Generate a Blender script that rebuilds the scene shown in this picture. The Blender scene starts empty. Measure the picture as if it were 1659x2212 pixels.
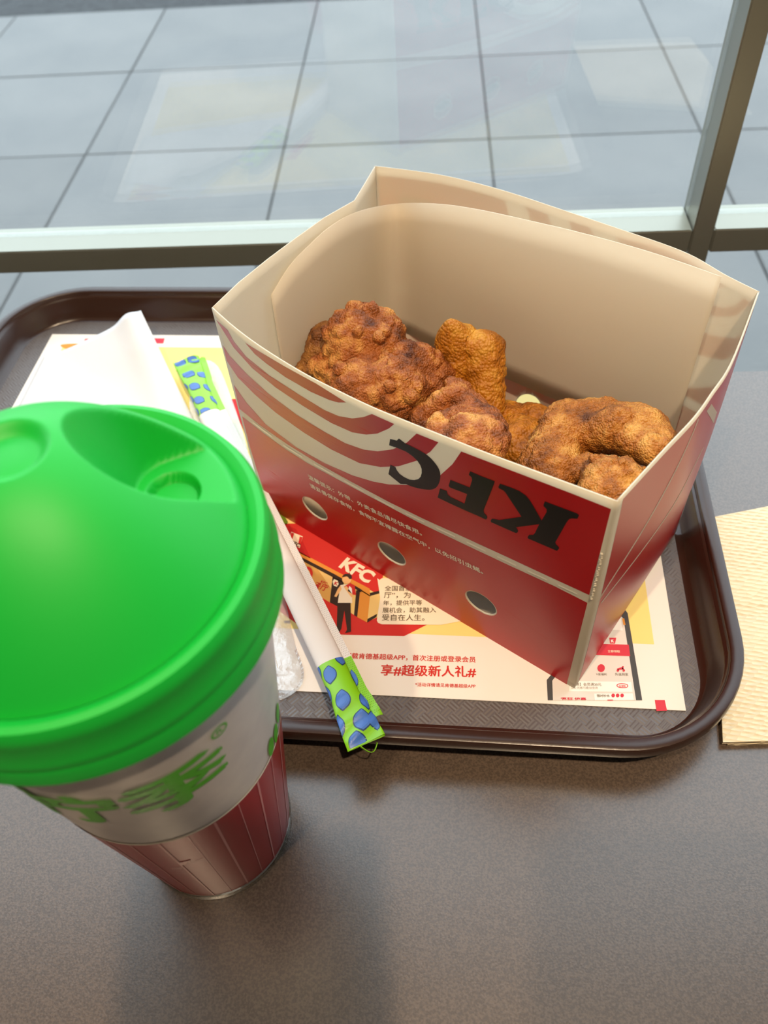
import bpy, bmesh, math, random
import numpy as np
from mathutils import Vector, Matrix
from mathutils.geometry import tessellate_polygon

sc = bpy.context.scene
COL = sc.collection
random.seed(7)
RNG = np.random.default_rng(11)

# ------------------------------------------------------------------ camera
# z = 0 is the rim of the tray; the camera stands 31 cm above it, pitched down.
F, CX, CY, CAMZ = 1790.0, 829.5, 1106.0, 0.314
_n = np.array([130., 1522., F]); _n /= np.linalg.norm(_n)        # straight down, in camera axes
_g = np.array([90.5, -2101., F])                                 # along the pavement joints
_up = -_n
_Y = _g - (_g @ _up) * _up; _Y /= np.linalg.norm(_Y)
_X = np.cross(_Y, _up)
M = np.array([_X, _Y, _up])                                      # camera axes -> world axes
cam = bpy.data.cameras.new('camera')
cam_ob = bpy.data.objects.new('camera', cam); COL.objects.link(cam_ob)
_r = M @ np.array([1, 0, 0]); _u = M @ np.array([0, -1, 0]); _b = M @ np.array([0, 0, -1])
mw = Matrix.Identity(4)
for i in range(3):
    mw[i][0], mw[i][1], mw[i][2] = _r[i], _u[i], _b[i]
mw[2][3] = CAMZ
cam_ob.matrix_world = mw
cam.sensor_fit = 'VERTICAL'; cam.sensor_height = 36.0
cam.lens = F / 2212.0 * 36.0
cam.clip_start = 0.01; cam.clip_end = 200
cam.dof.use_dof = True; cam.dof.focus_distance = 0.335; cam.dof.aperture_fstop = 14.0
sc.camera = cam_ob

# ------------------------------------------------------------------ light
vs = sc.view_settings
sc.display_settings.display_device = 'sRGB'
vs.view_transform = 'Standard'; vs.look = 'None'; vs.gamma = 1.0; vs.use_curve_mapping = False
vs.exposure = 0.0
cy = sc.cycles
cy.max_bounces = 7; cy.diffuse_bounces = 3; cy.glossy_bounces = 3; cy.transmission_bounces = 4; cy.transparent_max_bounces = 12
cy.use_adaptive_sampling = True; cy.adaptive_threshold = 0.035
cy.caustics_reflective = False; cy.caustics_refractive = False
world = bpy.data.worlds.new('overcast_sky'); sc.world = world; world.use_nodes = True
bg = world.node_tree.nodes['Background']
bg.inputs[0].default_value = (0.78, 0.90, 1.0, 1); bg.inputs[1].default_value = 4.0

def lamp(name, loc, power, color, size, target=None, spread=None):
    l = bpy.data.lights.new(name, 'AREA'); l.shape = 'DISK'; l.size = size
    l.energy = power; l.color = color
    o = bpy.data.objects.new(name, l); COL.objects.link(o); o.location = loc
    d = Vector(target if target else (loc[0], loc[1], -1)) - Vector(loc)
    o.rotation_euler = d.to_track_quat('-Z', 'Y').to_euler()
    return o
WARM = (1.0, 0.76, 0.50)
lamp('pendant_light', (0.206, -0.285, 1.30), 14, WARM, 0.035, (0, .15, 0))
lamp('pendant_light', (-0.243, -0.285, 1.30), 7, WARM, 0.035, (0, .15, 0))
lamp('ceiling_panel', (0.3, -1.9, 1.98), 5, (1.0, 0.88, 0.72), 0.9, (0, .1, 0))

# ------------------------------------------------------------------ helpers
def lin(c):
    return tuple((x / 255 / 12.92 if x / 255 <= 0.04045 else ((x / 255 + 0.055) / 1.055) ** 2.4) for x in c)

def mat(name, rgb, rough=0.5, spec=0.5, bump=None, vary=None, trans=0.0, coat=0.0, alpha=None, sss=0.0, metal=0.0):
    """procedural principled material. bump=(scale,strength,dist), vary=(scale, rgb2, contrast)"""
    m = bpy.data.materials.new(name); m.use_nodes = True
    nt = m.node_tree; N = nt.nodes; L = nt.links
    p = N['Principled BSDF']
    p.inputs['Base Color'].default_value = (*lin(rgb), 1)
    p.inputs['Roughness'].default_value = rough
    p.inputs['Specular IOR Level'].default_value = spec
    p.inputs['Coat Weight'].default_value = coat
    p.inputs['Coat Roughness'].default_value = 0.12
    p.inputs['Metallic'].default_value = metal
    if sss:
        p.inputs['Subsurface Weight'].default_value = sss
        p.inputs['Subsurface Radius'].default_value = (0.004, 0.006, 0.003)
        p.inputs['Subsurface Scale'].default_value = 1.0
    tc = N.new('ShaderNodeTexCoord')
    if vary:
        s, c2, k = vary
        nz = N.new('ShaderNodeTexNoise'); nz.inputs['Scale'].default_value = s; nz.inputs['Detail'].default_value = 6
        L.new(tc.outputs['Object'], nz.inputs['Vector'])
        mr = N.new('ShaderNodeMapRange'); mr.inputs[1].default_value = 0.5 - k; mr.inputs[2].default_value = 0.5 + k
        L.new(nz.outputs['Fac'], mr.inputs[0])
        mx = N.new('ShaderNodeMix'); mx.data_type = 'RGBA'
        mx.inputs[6].default_value = (*lin(rgb), 1); mx.inputs[7].default_value = (*lin(c2), 1)
        L.new(mr.outputs[0], mx.inputs[0]); L.new(mx.outputs[2], p.inputs['Base Color'])
    if bump:
        nb = N.new('ShaderNodeTexNoise'); nb.inputs['Scale'].default_value = bump[0]; nb.inputs['Detail'].default_value = 4
        L.new(tc.outputs['Object'], nb.inputs['Vector'])
        bp = N.new('ShaderNodeBump'); bp.inputs['Strength'].default_value = bump[1]; bp.inputs['Distance'].default_value = bump[2]
        L.new(nb.outputs['Fac'], bp.inputs['Height']); L.new(bp.outputs[0], p.inputs['Normal'])
    if trans:
        tr = N.new('ShaderNodeBsdfTranslucent'); tr.inputs[0].default_value = (*lin(rgb), 1)
        ms = N.new('ShaderNodeMixShader'); ms.inputs[0].default_value = trans
        out = N['Material Output']
        L.new(p.outputs[0], ms.inputs[1]); L.new(tr.outputs[0], ms.inputs[2]); L.new(ms.outputs[0], out.inputs[0])
    return m

def ray(px, py):
    return M @ np.array([px - CX, py - CY, F])

def at(px, py, z):
    d = ray(px, py); t = (z - CAMZ) / d[2]
    return np.array([d[0] * t, d[1] * t, z])

def empty(name, loc, label=None, cat=None, group=None, kind=None):
    o = bpy.data.objects.new(name, None); COL.objects.link(o)
    o.location = loc; o.empty_display_size = 0.01
    tag(o, label, cat, group, kind)
    return o

def tag(o, label=None, cat=None, group=None, kind=None):
    if label: o['label'] = label
    if cat: o['category'] = cat
    if group: o['group'] = group
    if kind: o['kind'] = kind
    return o

def wloc(o):
    p = np.zeros(3)
    while o is not None:
        p += np.array(o.location); o = o.parent
    return p

def mesh(name, verts, faces, material, parent=None, smooth=True, loc=None, mats=None, midx=None):
    """one object from world-space verts; local to the parent's origin"""
    org = wloc(parent) if parent is not None else np.array(loc if loc is not None else (0, 0, 0), float)
    v = np.asarray(verts, float) - org
    me = bpy.data.meshes.new(name)
    me.from_pydata(v.tolist(), [], [list(map(int, f)) for f in faces])
    for mm in (mats or [material]): me.materials.append(mm)
    if smooth: me.polygons.foreach_set('use_smooth', [True] * len(me.polygons))
    if midx is not None: me.polygons.foreach_set('material_index', midx)
    me.update()
    o = bpy.data.objects.new(name, me); COL.objects.link(o)
    if parent is not None: o.parent = parent
    else: o.location = org
    return o

def fixnormals(o, angle=None):
    bm = bmesh.new(); bm.from_mesh(o.data)
    bmesh.ops.recalc_face_normals(bm, faces=bm.faces); bm.to_mesh(o.data); bm.free()
    if angle is not None:
        o.data.set_sharp_from_angle(angle=math.radians(angle))
    return o

def boxm(name, lo, hi, material, parent=None, bevel=0.0, loc=None):
    lo = np.array(lo, float); hi = np.array(hi, float)
    vs_ = [(x, y, z) for x in (lo[0], hi[0]) for y in (lo[1], hi[1]) for z in (lo[2], hi[2])]
    fs = [(0, 1, 3, 2), (4, 6, 7, 5), (0, 4, 5, 1), (2, 3, 7, 6), (0, 2, 6, 4), (1, 5, 7, 3)]
    o = mesh(name, vs_, fs, material, parent, smooth=False, loc=loc)
    if bevel:
        bm = bmesh.new(); bm.from_mesh(o.data)
        bmesh.ops.bevel(bm, geom=bm.edges[:], offset=bevel, segments=2, affect='EDGES')
        bm.to_mesh(o.data); bm.free()
        o.data.polygons.foreach_set('use_smooth', [True] * len(o.data.polygons))
        o.data.set_sharp_from_angle(angle=math.radians(50))
    fixnormals(o)
    return o

def grid_faces(nu, nv, cu=False, cv=False, off=0):
    fs = []
    for i in range(nu if cu else nu - 1):
        for j in range(nv if cv else nv - 1):
            a = i * nv + j; b = ((i + 1) % nu) * nv + j
            c = ((i + 1) % nu) * nv + (j + 1) % nv; d = i * nv + (j + 1) % nv
            fs.append((a + off, b + off, c + off, d + off))
    return fs

def tess(loops):
    """loops of 2-D points (first outer, rest holes) -> verts, tris"""
    ls = [[Vector((p[0], p[1], 0)) for p in l] for l in loops]
    tris = tessellate_polygon(ls)
    pts = [tuple(p) for l in loops for p in l]
    return pts, tris

def smooth_poly(pts, n=5):
    """closed Catmull-Rom through the points"""
    P = [np.array(p, float) for p in pts]; out = []
    k = len(P)
    for i in range(k):
        p0, p1, p2, p3 = P[i - 1], P[i], P[(i + 1) % k], P[(i + 2) % k]
        for j in range(n):
            t = j / n
            out.append(0.5 * ((2 * p1) + (-p0 + p2) * t + (2 * p0 - 5 * p1 + 4 * p2 - p3) * t * t + (-p0 + 3 * p1 - 3 * p2 + p3) * t ** 3))
    return out

def decal(name, surf, polys, material, parent, layer=1, lift=0.00006, px=True, two=False):
    """flat printed shapes lying on a surface. surf.to2(px) -> 2-D, surf.to3(s,t,off) -> world"""
    V = []; Fc = []
    for poly in polys:
        loops = poly if isinstance(poly[0][0], (list, tuple, np.ndarray)) else [poly]
        l2 = [[surf.to2(*p) if px else tuple(p) for p in l] for l in loops]
        pts, tris = tess(l2)
        if len(pts) < 40: pts, tris = refine2(pts, tris, .02)
        b = len(V)
        V += [surf.to3(p[0], p[1], lift * layer) for p in pts]
        Fc += [(t[0] + b, t[1] + b, t[2] + b) for t in tris]
    o = mesh(name, V, Fc, material, parent, smooth=False)
    return o

def text2d(body, bold=0.0):
    cu = bpy.data.curves.new('t', 'FONT'); cu.body = body; cu.size = 1.0
    cu.resolution_u = 3; cu.offset = bold; cu.fill_mode = 'BOTH'
    ob = bpy.data.objects.new('t', cu); COL.objects.link(ob)
    dg = bpy.context.evaluated_depsgraph_get(); dg.update()
    me = bpy.data.meshes.new_from_object(ob.evaluated_get(dg))
    v = np.array([tuple(x.co) for x in me.vertices])[:, :2] if len(me.vertices) else np.zeros((0, 2))
    f = [tuple(p.vertices) for p in me.polygons]
    bpy.data.objects.remove(ob); bpy.data.curves.remove(cu); bpy.data.meshes.remove(me)
    return v, f

def refine2(v, f, mx):
    bm = bmesh.new(); bv = [bm.verts.new((p[0], p[1], 0)) for p in v]
    for q in f:
        try: bm.faces.new([bv[i] for i in q])
        except ValueError: pass
    bmesh.ops.triangulate(bm, faces=bm.faces[:])
    for _ in range(5):
        es = [e for e in bm.edges if e.calc_length() > mx]
        if not es: break
        bmesh.ops.subdivide_edges(bm, edges=es, cuts=1); bmesh.ops.triangulate(bm, faces=bm.faces[:])
    bm.verts.index_update(); v2 = np.array([tuple(x.co)[:2] for x in bm.verts]); f2 = [tuple(x.index for x in q.verts) for q in bm.faces]; bm.free()
    return v2, f2

def text_on(name, surf, body, p0, p1, material, parent, layer=2, hscale=1.0, bold=0.0, px=True, lift=0.00006, skew=0.0, refine=None, fat=0.0):
    """lettering with its baseline from p0 to p1"""
    v, f = text2d(body, bold)
    if refine: v, f = refine2(v, f, refine)
    a = np.array(surf.to2(*p0) if px else p0, float); b = np.array(surf.to2(*p1) if px else p1, float)
    x0, x1 = v[:, 0].min(), v[:, 0].max()
    e = b - a; k = np.linalg.norm(e) / (x1 - x0); e /= np.linalg.norm(e); nrm = np.array([-e[1], e[0]]) * surf.sgn
    if fat:
        v0, f0 = v, f; v = np.concatenate([v0 + np.array(d_) * fat for d_ in ((-1, 0), (1, 0), (0, -.7), (0, .7))]); f = [tuple(i + len(v0) * k_ for i in q) for k_ in range(4) for q in f0]
    V = []; n0_ = len(v) // 4 if fat else len(v) + 1
    for qi, q in enumerate(v):
        s = a + e * ((q[0] - x0) * k + skew * q[1] * k) + nrm * (q[1] * k * hscale)
        V.append(surf.to3(s[0], s[1], lift * layer + .00002 * (qi // n0_)))
    return mesh(name, V, f, material, parent, smooth=False)

class Plane:
    """flat surface: origin O, axes e1,e2 (unit), normal n pointing to the viewer's side"""
    def __init__(self, O, e1, e2):
        self.O = np.array(O, float); self.e1 = np.array(e1, float); self.e2 = np.array(e2, float)
        self.n = np.cross(self.e1, self.e2); self.n /= np.linalg.norm(self.n); self.sgn = 1
        if (np.array([0, 0, CAMZ]) - self.O) @ self.n < 0: self.n = -self.n
    def hit(self, px, py):
        o = np.array([0, 0, CAMZ]); d = ray(px, py)
        return o + d * (((self.O - o) @ self.n) / (d @ self.n))
    def to2(self, px, py):
        q = self.hit(px, py) - self.O
        return (q @ self.e1, q @ self.e2)
    def to3(self, s, t, off=0.0):
        return self.O + self.e1 * s + self.e2 * t + self.n * off

def Z(ox, oy, k, pts):
    return [(ox + x * k, oy + y * k) for x, y in pts]

# ------------------------------------------------------------------ numpy noise
def _hash(i, j, k, s):
    h = (i * 374761393 + j * 668265263 + k * 2147483647 + s * 1274126177) & 0xffffffff
    h = ((h ^ (h >> 13)) * 1274126177) & 0xffffffff
    return ((h ^ (h >> 16)) & 0xffffff) / float(0xffffff)

def vnoise(p, s=0):
    p = np.asarray(p); i = np.floor(p).astype(np.int64); f = p - i; f = f * f * (3 - 2 * f)
    r = 0
    for a in (0, 1):
        for b in (0, 1):
            for c in (0, 1):
                w = (f[:, 0] if a else 1 - f[:, 0]) * (f[:, 1] if b else 1 - f[:, 1]) * (f[:, 2] if c else 1 - f[:, 2])
                r = r + w * _hash(i[:, 0] + a, i[:, 1] + b, i[:, 2] + c, s)
    return r

def fbm(p, o=4, s=0):
    r = 0; a = 1; t = 0
    for k in range(o):
        r = r + a * vnoise(p * 2 ** k, s + k); t += a; a *= .5
    return r / t

def worley(p, s=0):
    p = np.asarray(p); i = np.floor(p).astype(np.int64); best = np.full(len(p), 9.)
    for a in (-1, 0, 1):
        for b in (-1, 0, 1):
            for c in (-1, 0, 1):
                q = i + np.array([a, b, c])
                o = np.stack([_hash(q[:, 0], q[:, 1], q[:, 2], s + k) for k in (1, 2, 3)], 1)
                best = np.minimum(best, (((q + o) - p) ** 2).sum(1))
    return np.sqrt(best)

# ================================================================== MATERIALS
m_slab = mat('paving_stone', (121, 120, 118), 0.75, 0.3, bump=(60, .25, .004), vary=(3.2, (106, 107, 107), .3))
def random_tint(m, amt):
    nt = m.node_tree; N = nt.nodes; L = nt.links; p = N['Principled BSDF']
    src = p.inputs['Base Color'].links[0].from_socket
    oi = N.new('ShaderNodeObjectInfo'); hv = N.new('ShaderNodeHueSaturation')
    mr = N.new('ShaderNodeMapRange'); mr.inputs[3].default_value = 1 - amt; mr.inputs[4].default_value = 1 + amt
    L.new(oi.outputs['Random'], mr.inputs[0]); L.new(mr.outputs[0], hv.inputs['Value'])
    L.new(src, hv.inputs['Color']); L.new(hv.outputs[0], p.inputs['Base Color'])
random_tint(m_slab, 0.05)
m_joint = mat('joint_mortar', (88, 90, 90), 0.9, 0.2)
m_road = mat('asphalt', (38, 40, 42), 0.8, 0.3, bump=(200, .4, .004), vary=(30, (58, 60, 62), .2))
m_frame = mat('window_aluminium', (146, 146, 134), 0.34, 0.5, metal=0.7)
m_wall = mat('wall_paint', (140, 126, 110), 0.8, 0.3, bump=(40, .1, .002))
m_ceil = mat('ceiling_paint', (150, 144, 136), 0.85, 0.3, bump=(50, .1, .002))
m_floor = mat('floor_tile', (96, 90, 84), 0.5, 0.4, vary=(5, (80, 76, 72), .2))
m_table = mat('table_laminate', (93, 79, 69), 0.27, 0.6, bump=(1400, .5, .00010), vary=(1100, (75, 64, 56), .10))
m_table.node_tree.nodes['Principled BSDF'].inputs['Coat Weight'].default_value = .8
m_table.node_tree.nodes['Principled BSDF'].inputs['Coat Roughness'].default_value = .22
m_leg = mat('black_steel', (28, 28, 28), 0.4, 0.5)
m_tray = mat('tray_plastic', (52, 33, 26), 0.27, 0.5, bump=(700, .08, .0004))
m_paper = mat('placemat_paper', (240, 234, 226), 0.7, 0.2, bump=(300, .06, .0003))
m_white = mat('cream_card', (226, 216, 196), 0.42, 0.4, bump=(500, .04, .0002), trans=0.34)
m_inner = mat('inner_card', (242, 233, 218), 0.55, 0.3, bump=(500, .04, .0002), trans=0.5)
m_dash = mat('scored_card', (240, 234, 214), .5, .4)
m_red = mat('red_card_print', (172, 8, 18), 0.30, 0.36, bump=(500, .03, .0002))
m_black = mat('black_print', (10, 9, 8), 0.40, 0.25)

def glass_mat(name, tint=(1, 1, 1), rough=0.0):
    m = bpy.data.materials.new(name); m.use_nodes = True
    nt = m.node_tree; N = nt.nodes; L = nt.links; N.remove(N['Principled BSDF'])
    t = N.new('ShaderNodeBsdfTransparent'); t.inputs[0].default_value = (*tint, 1)
    g = N.new('ShaderNodeBsdfGlossy'); g.inputs['Roughness'].default_value = rough
    lw = N.new('ShaderNodeLayerWeight'); lw.inputs['Blend'].default_value = 0.5      # Schlick reflectance of glass, the same on both faces
    pw = N.new('ShaderNodeMath'); pw.operation = 'POWER'; pw.inputs[1].default_value = 5.0
    fr = N.new('ShaderNodeMath'); fr.operation = 'MULTIPLY_ADD'; fr.inputs[1].default_value = 0.945; fr.inputs[2].default_value = 0.055
    L.new(lw.outputs['Facing'], pw.inputs[0]); L.new(pw.outputs[0], fr.inputs[0])
    mx = N.new('ShaderNodeMixShader')
    L.new(fr.outputs[0], mx.inputs[0]); L.new(t.outputs[0], mx.inputs[1]); L.new(g.outputs[0], mx.inputs[2])
    L.new(mx.outputs[0], N['Material Output'].inputs[0])
    return m
m_glass = glass_mat('window_glass', (0.97, 0.985, 0.98))

# ================================================================== SETTING
Z_PAV, Z_FLOOR, Z_TABLE, Z_TRAY = -0.836, -0.826, -0.0245, -0.018
YG = 0.52                                   # plane of the window glass
# pavement: stone slabs on a mortar bed
pav = boxm('pavement', (-8.85, 0.56, Z_PAV - 0.09), (8.6, 3.58, Z_PAV - 0.012), m_joint, None)
tag(pav, 'grey stone slab pavement outside the window', None, None, 'structure')
cols = [-1.041 + 0.603 * k for k in range(-13, 17)]
rows = [3.585 - 0.594 * k for k in range(0, 6)]
slab_me = {}
for c in range(len(cols) - 1):
    for r in range(len(rows) - 1):
        g = 0.0022
        x0, x1, y1, y0 = cols[c] + g, cols[c + 1] - g, rows[r] - g, rows[r + 1] + g
        w, d = x1 - x0, y1 - y0
        if 'slab' not in slab_me:
            s = boxm('paving_slab', (-w / 2, -d / 2, -0.05), (w / 2, d / 2, 0), m_slab, None, bevel=0.002)
            slab_me['slab'] = s.data
        else:
            s = bpy.data.objects.new('paving_slab', slab_me['slab']); COL.objects.link(s)
        s.parent = pav
        s.location = ((x0 + x1) / 2, (y0 + y1) / 2, Z_PAV + random.uniform(-.0008, .0008))
road = boxm('road', (-30, 3.60, Z_PAV - 0.16), (30, 30, Z_PAV - 0.07), m_road)
tag(road, 'dark asphalt strip beyond the pavement', None, None, 'structure')

# room shell around the counter
floor = boxm('floor', (-3.2, -4.0, Z_FLOOR - 0.06), (3.4, 0.47, Z_FLOOR), m_floor); tag(floor, None, None, None, 'structure')
ceil = boxm('ceiling', (-3.2, -4.0, 2.05), (3.4, 0.54, 2.12), m_ceil); tag(ceil, None, None, None, 'structure')
for nm, lo, hi in (('wall_back', (-3.2, -4.1, Z_FLOOR), (3.4, -4.0, 2.12)),
                   ('wall_left', (-3.3, -4.0, Z_FLOOR), (-3.2, 0.54, 2.12)),
                   ('wall_right', (3.4, -4.0, Z_FLOOR), (3.5, 0.54, 2.12))):
    tag(boxm(nm, lo, hi, m_wall), None, None, None, 'structure')

win = empty('window_1', (0.178, 0.511, Z_FLOOR), 'shopfront window with grey metal mullion and rail', None, None, 'structure')
FY0, FY1 = 0.5015, 0.5205
mull = boxm('mullion', (0.1712, FY0, Z_FLOOR), (0.1848, FY1 + 0.012, 2.05), m_frame, win, bevel=0.0008)
railz0, railz1 = -0.0100, 0.0070
boxm('rail', (-3.2, FY0, railz0), (0.1708, FY1 + 0.012, railz1), m_frame, win, bevel=0.0008)
boxm('rail', (0.1852, FY0, railz0), (3.4, FY1 + 0.012, railz1), m_frame, win, bevel=0.0008)
for x0, x1 in ((-3.2, 0.1712), (0.1848, 3.4)):
    for z0, z1 in ((Z_FLOOR, railz0), (railz1, 2.05)):
        boxm('pane', (x0 + .0005, YG, z0 + .0005), (x1 - .0005, YG + 0.006, z1 - .0005), m_glass, win)

# ================================================================== TABLE
TE = 0.398
tab = empty('table', (0, -0.1, Z_FLOOR), 'dark grey-brown laminate table under the tray and cup', 'table')
o = boxm('tabletop', (-0.85, -0.42, Z_TABLE - 0.028), (0.85, TE, Z_TABLE), m_table, tab, bevel=0.002)
for sx in (-0.7, 0.7):
    for sy in (-0.32, 0.28):
        boxm('leg', (sx - .025, sy - .025, Z_FLOOR), (sx + .025, sy + .025, Z_TABLE - 0.028), m_leg, tab, bevel=0.003)

# ================================================================== TRAY
TA = math.radians(-3.0)
T1 = np.array([math.cos(TA), math.sin(TA), 0]); T2 = np.array([-math.sin(TA), math.cos(TA), 0])
TX0, TX1, TY0, TY1 = -0.307, 0.1208, 0.1453, 0.4560
def rrect(d, R, z, n=14):
    x0, x1, y0, y1 = TX0 + d, TX1 - d, TY0 + d, TY1 - d
    r = max(R - d * (1 + .6 * min(d / .016, 1)), 0.004); pts = []
    for cx, cy, a0 in ((x1 - r, y0 + r, -90), (x1 - r, y1 - r, 0), (x0 + r, y1 - r, 90), (x0 + r, y0 + r, 180)):
        for k in range(n + 1):
            a = math.radians(a0 + 90 * k / n)
            pts.append(T1 * (cx + r * math.cos(a)) + T2 * (cy + r * math.sin(a)) + np.array([0, 0, z]))
    return pts
prof = [(0.0002, -.0062), (0.0, -.0050), (0.0002, -.0014), (0.0007, -.0004), (0.0015, -.0001), (0.0030, 0.0), (0.0056, -.0002), (0.0061, -.0006), (0.0064, -.0016),
        (0.0067, -.0030), (0.0075, -.0036), (0.0081, -.0046), (0.0106, -.0115), (0.0126, -.0158), (0.0143, -.0174), (0.0163, Z_TRAY), (0.0300, Z_TRAY)]
under = [(0.0300, Z_TRAY - .0028), (0.0158, Z_TRAY - .0028), (0.0116, Z_TRAY - .0016), (0.0080, -.0120), (0.0056, -.0060), (0.0040, -.0034), (0.0018, -.0030), (0.0016, -.0058)]
V = []; Fc = []; n_ = None
for d, z in prof + under:
    rr = rrect(d, 0.056, z); n_ = len(rr); V += rr
k_ = len(prof) + len(under)
Fc = grid_faces(k_, n_, cu=True, cv=True)
# the join floor<->under ring is replaced by two caps
ring_top = [(len(prof) - 1) * n_ + j for j in range(n_)]; ring_bot = [len(prof) * n_ + j for j in range(n_)]
Fc = [f for f in Fc if not ((f[0] // n_ == len(prof) - 1 and f[1] // n_ == len(prof)))]
Fc += [tuple(ring_top), tuple(reversed(ring_bot))]
tc_ = T1 * (TX0 + TX1) / 2 + T2 * (TY0 + TY1) / 2
tray = empty('serving_tray', (tc_[0], tc_[1], Z_TABLE), 'brown plastic serving tray with rounded corners on the table', 'tray')
o = mesh('tray_body', V, Fc, m_tray, tray); fixnormals(o, 40)
m_tfloor = mat('tray_nonslip_grain', (92, 85, 84), 0.50, 0.8)
rr_ = [rrect(d, .056, Z_TRAY + .00015) for d in (.0156, .0300)]
V = rr_[0] + rr_[1]
mesh('floor_grain', V, [(i, (i + 1) % n_, n_ + (i + 1) % n_, n_ + i) for i in range(n_)] + [tuple(range(n_, 2 * n_))], m_tfloor, tray, smooth=False)
# little moulded feet under the corners
for cx, cy in ((TX0 + .05, TY0 + .05), (TX1 - .05, TY0 + .05), (TX0 + .05, TY1 - .05), (TX1 - .05, TY1 - .05)):
    c = T1 * cx + T2 * cy
    a = np.linspace(0, 2 * math.pi, 17)[:-1]
    vv = [c + np.array([.009 * math.cos(t), .009 * math.sin(t), Z_TRAY - .0026]) for t in a] + [c + np.array([.0075 * math.cos(t), .0075 * math.sin(t), Z_TABLE + .0001]) for t in a]
    ff = [(i, (i + 1) % 16, 16 + (i + 1) % 16, 16 + i) for i in range(16)] + [tuple(range(16)), tuple(range(31, 15, -1))]
    fixnormals(mesh('foot', vv, ff, m_tray, tray), 40)
# stacking lug under the rim by the near right corner
lg = []
for a in np.linspace(-78, -52, 9):
    t = math.radians(a); r0, r1 = 0.0543, 0.0515
    cx, cy = TX1 - .056, TY0 + .056
    for r, z in ((r0, -.0030), (r1, -.0040), (r1, -.0105), (r0, -.0095)):
        lg.append(T1 * (cx + r * math.cos(t)) + T2 * (cy + r * math.sin(t)) + np.array([0, 0, z]))
fixnormals(mesh('stacking_lug', lg, grid_faces(9, 4, cv=True) + [(0, 1, 2, 3), (32, 35, 34, 33)], m_tray, tray), 40)
# woven non-slip grain on the tray floor
nt = m_tfloor.node_tree; N = nt.nodes; L = nt.links
tcn = [n for n in N if n.type == 'TEX_COORD'][0]
ck = N.new('ShaderNodeTexChecker'); ck.inputs['Scale'].default_value = 230
mp = N.new('ShaderNodeMapping'); mp.inputs['Rotation'].default_value = (0, 0, .78)
w1_ = N.new('ShaderNodeTexWave'); w1_.inputs['Scale'].default_value = 190; w2_ = N.new('ShaderNodeTexWave'); w2_.inputs['Scale'].default_value = 190; w2_.bands_direction = 'Y'
for n in (ck, w1_, w2_): L.new(mp.outputs[0], n.inputs['Vector'])
L.new(tcn.outputs['Object'], mp.inputs[0])
mx_ = N.new('ShaderNodeMix'); mx_.data_type = 'FLOAT'; L.new(ck.outputs['Fac'], mx_.inputs[0]); L.new(w1_.outputs['Fac'], mx_.inputs[2]); L.new(w2_.outputs['Fac'], mx_.inputs[3])
b2 = N.new('ShaderNodeBump'); b2.inputs['Strength'].default_value = .5; b2.inputs['Distance'].default_value = .00035
L.new(mx_.outputs[0], b2.inputs['Height']); L.new(b2.outputs[0], N['Principled BSDF'].inputs['Normal'])

# ================================================================== PLACEMAT
ZM = Z_TRAY + 0.0007
PX0, PX1, PY0, PY1 = -0.277, 0.0965, 0.1735, 0.4262
pm = empty('paper_placemat', tuple(T1 * (PX0 + PX1) / 2 + T2 * (PY0 + PY1) / 2 + np.array([0, 0, Z_TRAY])),
           'printed white paper placemat lying in the brown tray', 'placemat')
def mat_lift(wx, wy):
    """the sheet rides up the tray's corner fillet where it overlaps it"""
    x = wx * T1[0] + wy * T1[1]; y = wx * T2[0] + wy * T2[1]; R = .056
    qx = abs(x - (TX0 + TX1) / 2) - ((TX1 - TX0) / 2 - R); qy = abs(y - (TY0 + TY1) / 2) - ((TY1 - TY0) / 2 - R)
    prev = None
    for d, z in reversed([p for p in prof if p[0] > .0078]):
        r = max(R - d * (1 + .6 * min(d / .016, 1)), .004)
        qx = abs(x - (TX0 + TX1) / 2) - ((TX1 - TX0) / 2 - d - r); qy = abs(y - (TY0 + TY1) / 2) - ((TY1 - TY0) / 2 - d - r)
        sd = math.hypot(max(qx, 0), max(qy, 0)) + min(max(qx, qy), 0) - r
        if sd <= 0:
            if prev is None: return 0.0
            f = prev[0] / (prev[0] - sd); return (prev[1] * (1 - f) + z * f) - Z_TRAY
        prev = (sd, z)
    return prev[1] - Z_TRAY
nu, nv = 76, 52
V = []
for top in (1, 0):
    for i in range(nu):
        for j in range(nv):
            x = PX0 + (PX1 - PX0) * i / (nu - 1); y = PY0 + (PY1 - PY0) * j / (nv - 1)
            w_ = T1 * x + T2 * y; V.append(w_ + np.array([0, 0, ZM + mat_lift(w_[0], w_[1]) - (0 if top else .0002)]))
Fc = grid_faces(nu, nv) + [tuple(reversed(f)) for f in grid_faces(nu, nv, off=nu * nv)]
fixnormals(mesh('paper_sheet', V, Fc, m_paper, pm, smooth=False))
class MatPlane(Plane):
    def to3(self, s, t, off=0.0): return np.array([s, t, ZM + mat_lift(s, t) + off])
MP = MatPlane((0, 0, ZM), (1, 0, 0), (0, 1, 0))
def pmat(name, rgb, rough=.65): return mat(name, rgb, rough, 0.25, bump=(400, .03, .0002))
P_yel = pmat('print_yellow', (244, 222, 138)); P_red = pmat('print_red', (206, 52, 46)); P_dred = pmat('print_dark_red', (190, 38, 38))
P_org = pmat('print_orange', (226, 150, 62)); P_tan = pmat('print_tan', (214, 168, 92)); P_dark = pmat('print_dark_brown', (58, 42, 34))
P_ltan = pmat('print_light_tan', (240, 204, 128)); P_cream = pmat('print_cream', (246, 234, 208)); P_brown = pmat('print_brown_ink', (92, 72, 48))
P_skin = pmat('print_skin', (240, 190, 130)); P_shirt = pmat('print_shirt', (240, 230, 208)); P_green = pmat('print_green', (120, 150, 40))
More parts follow.
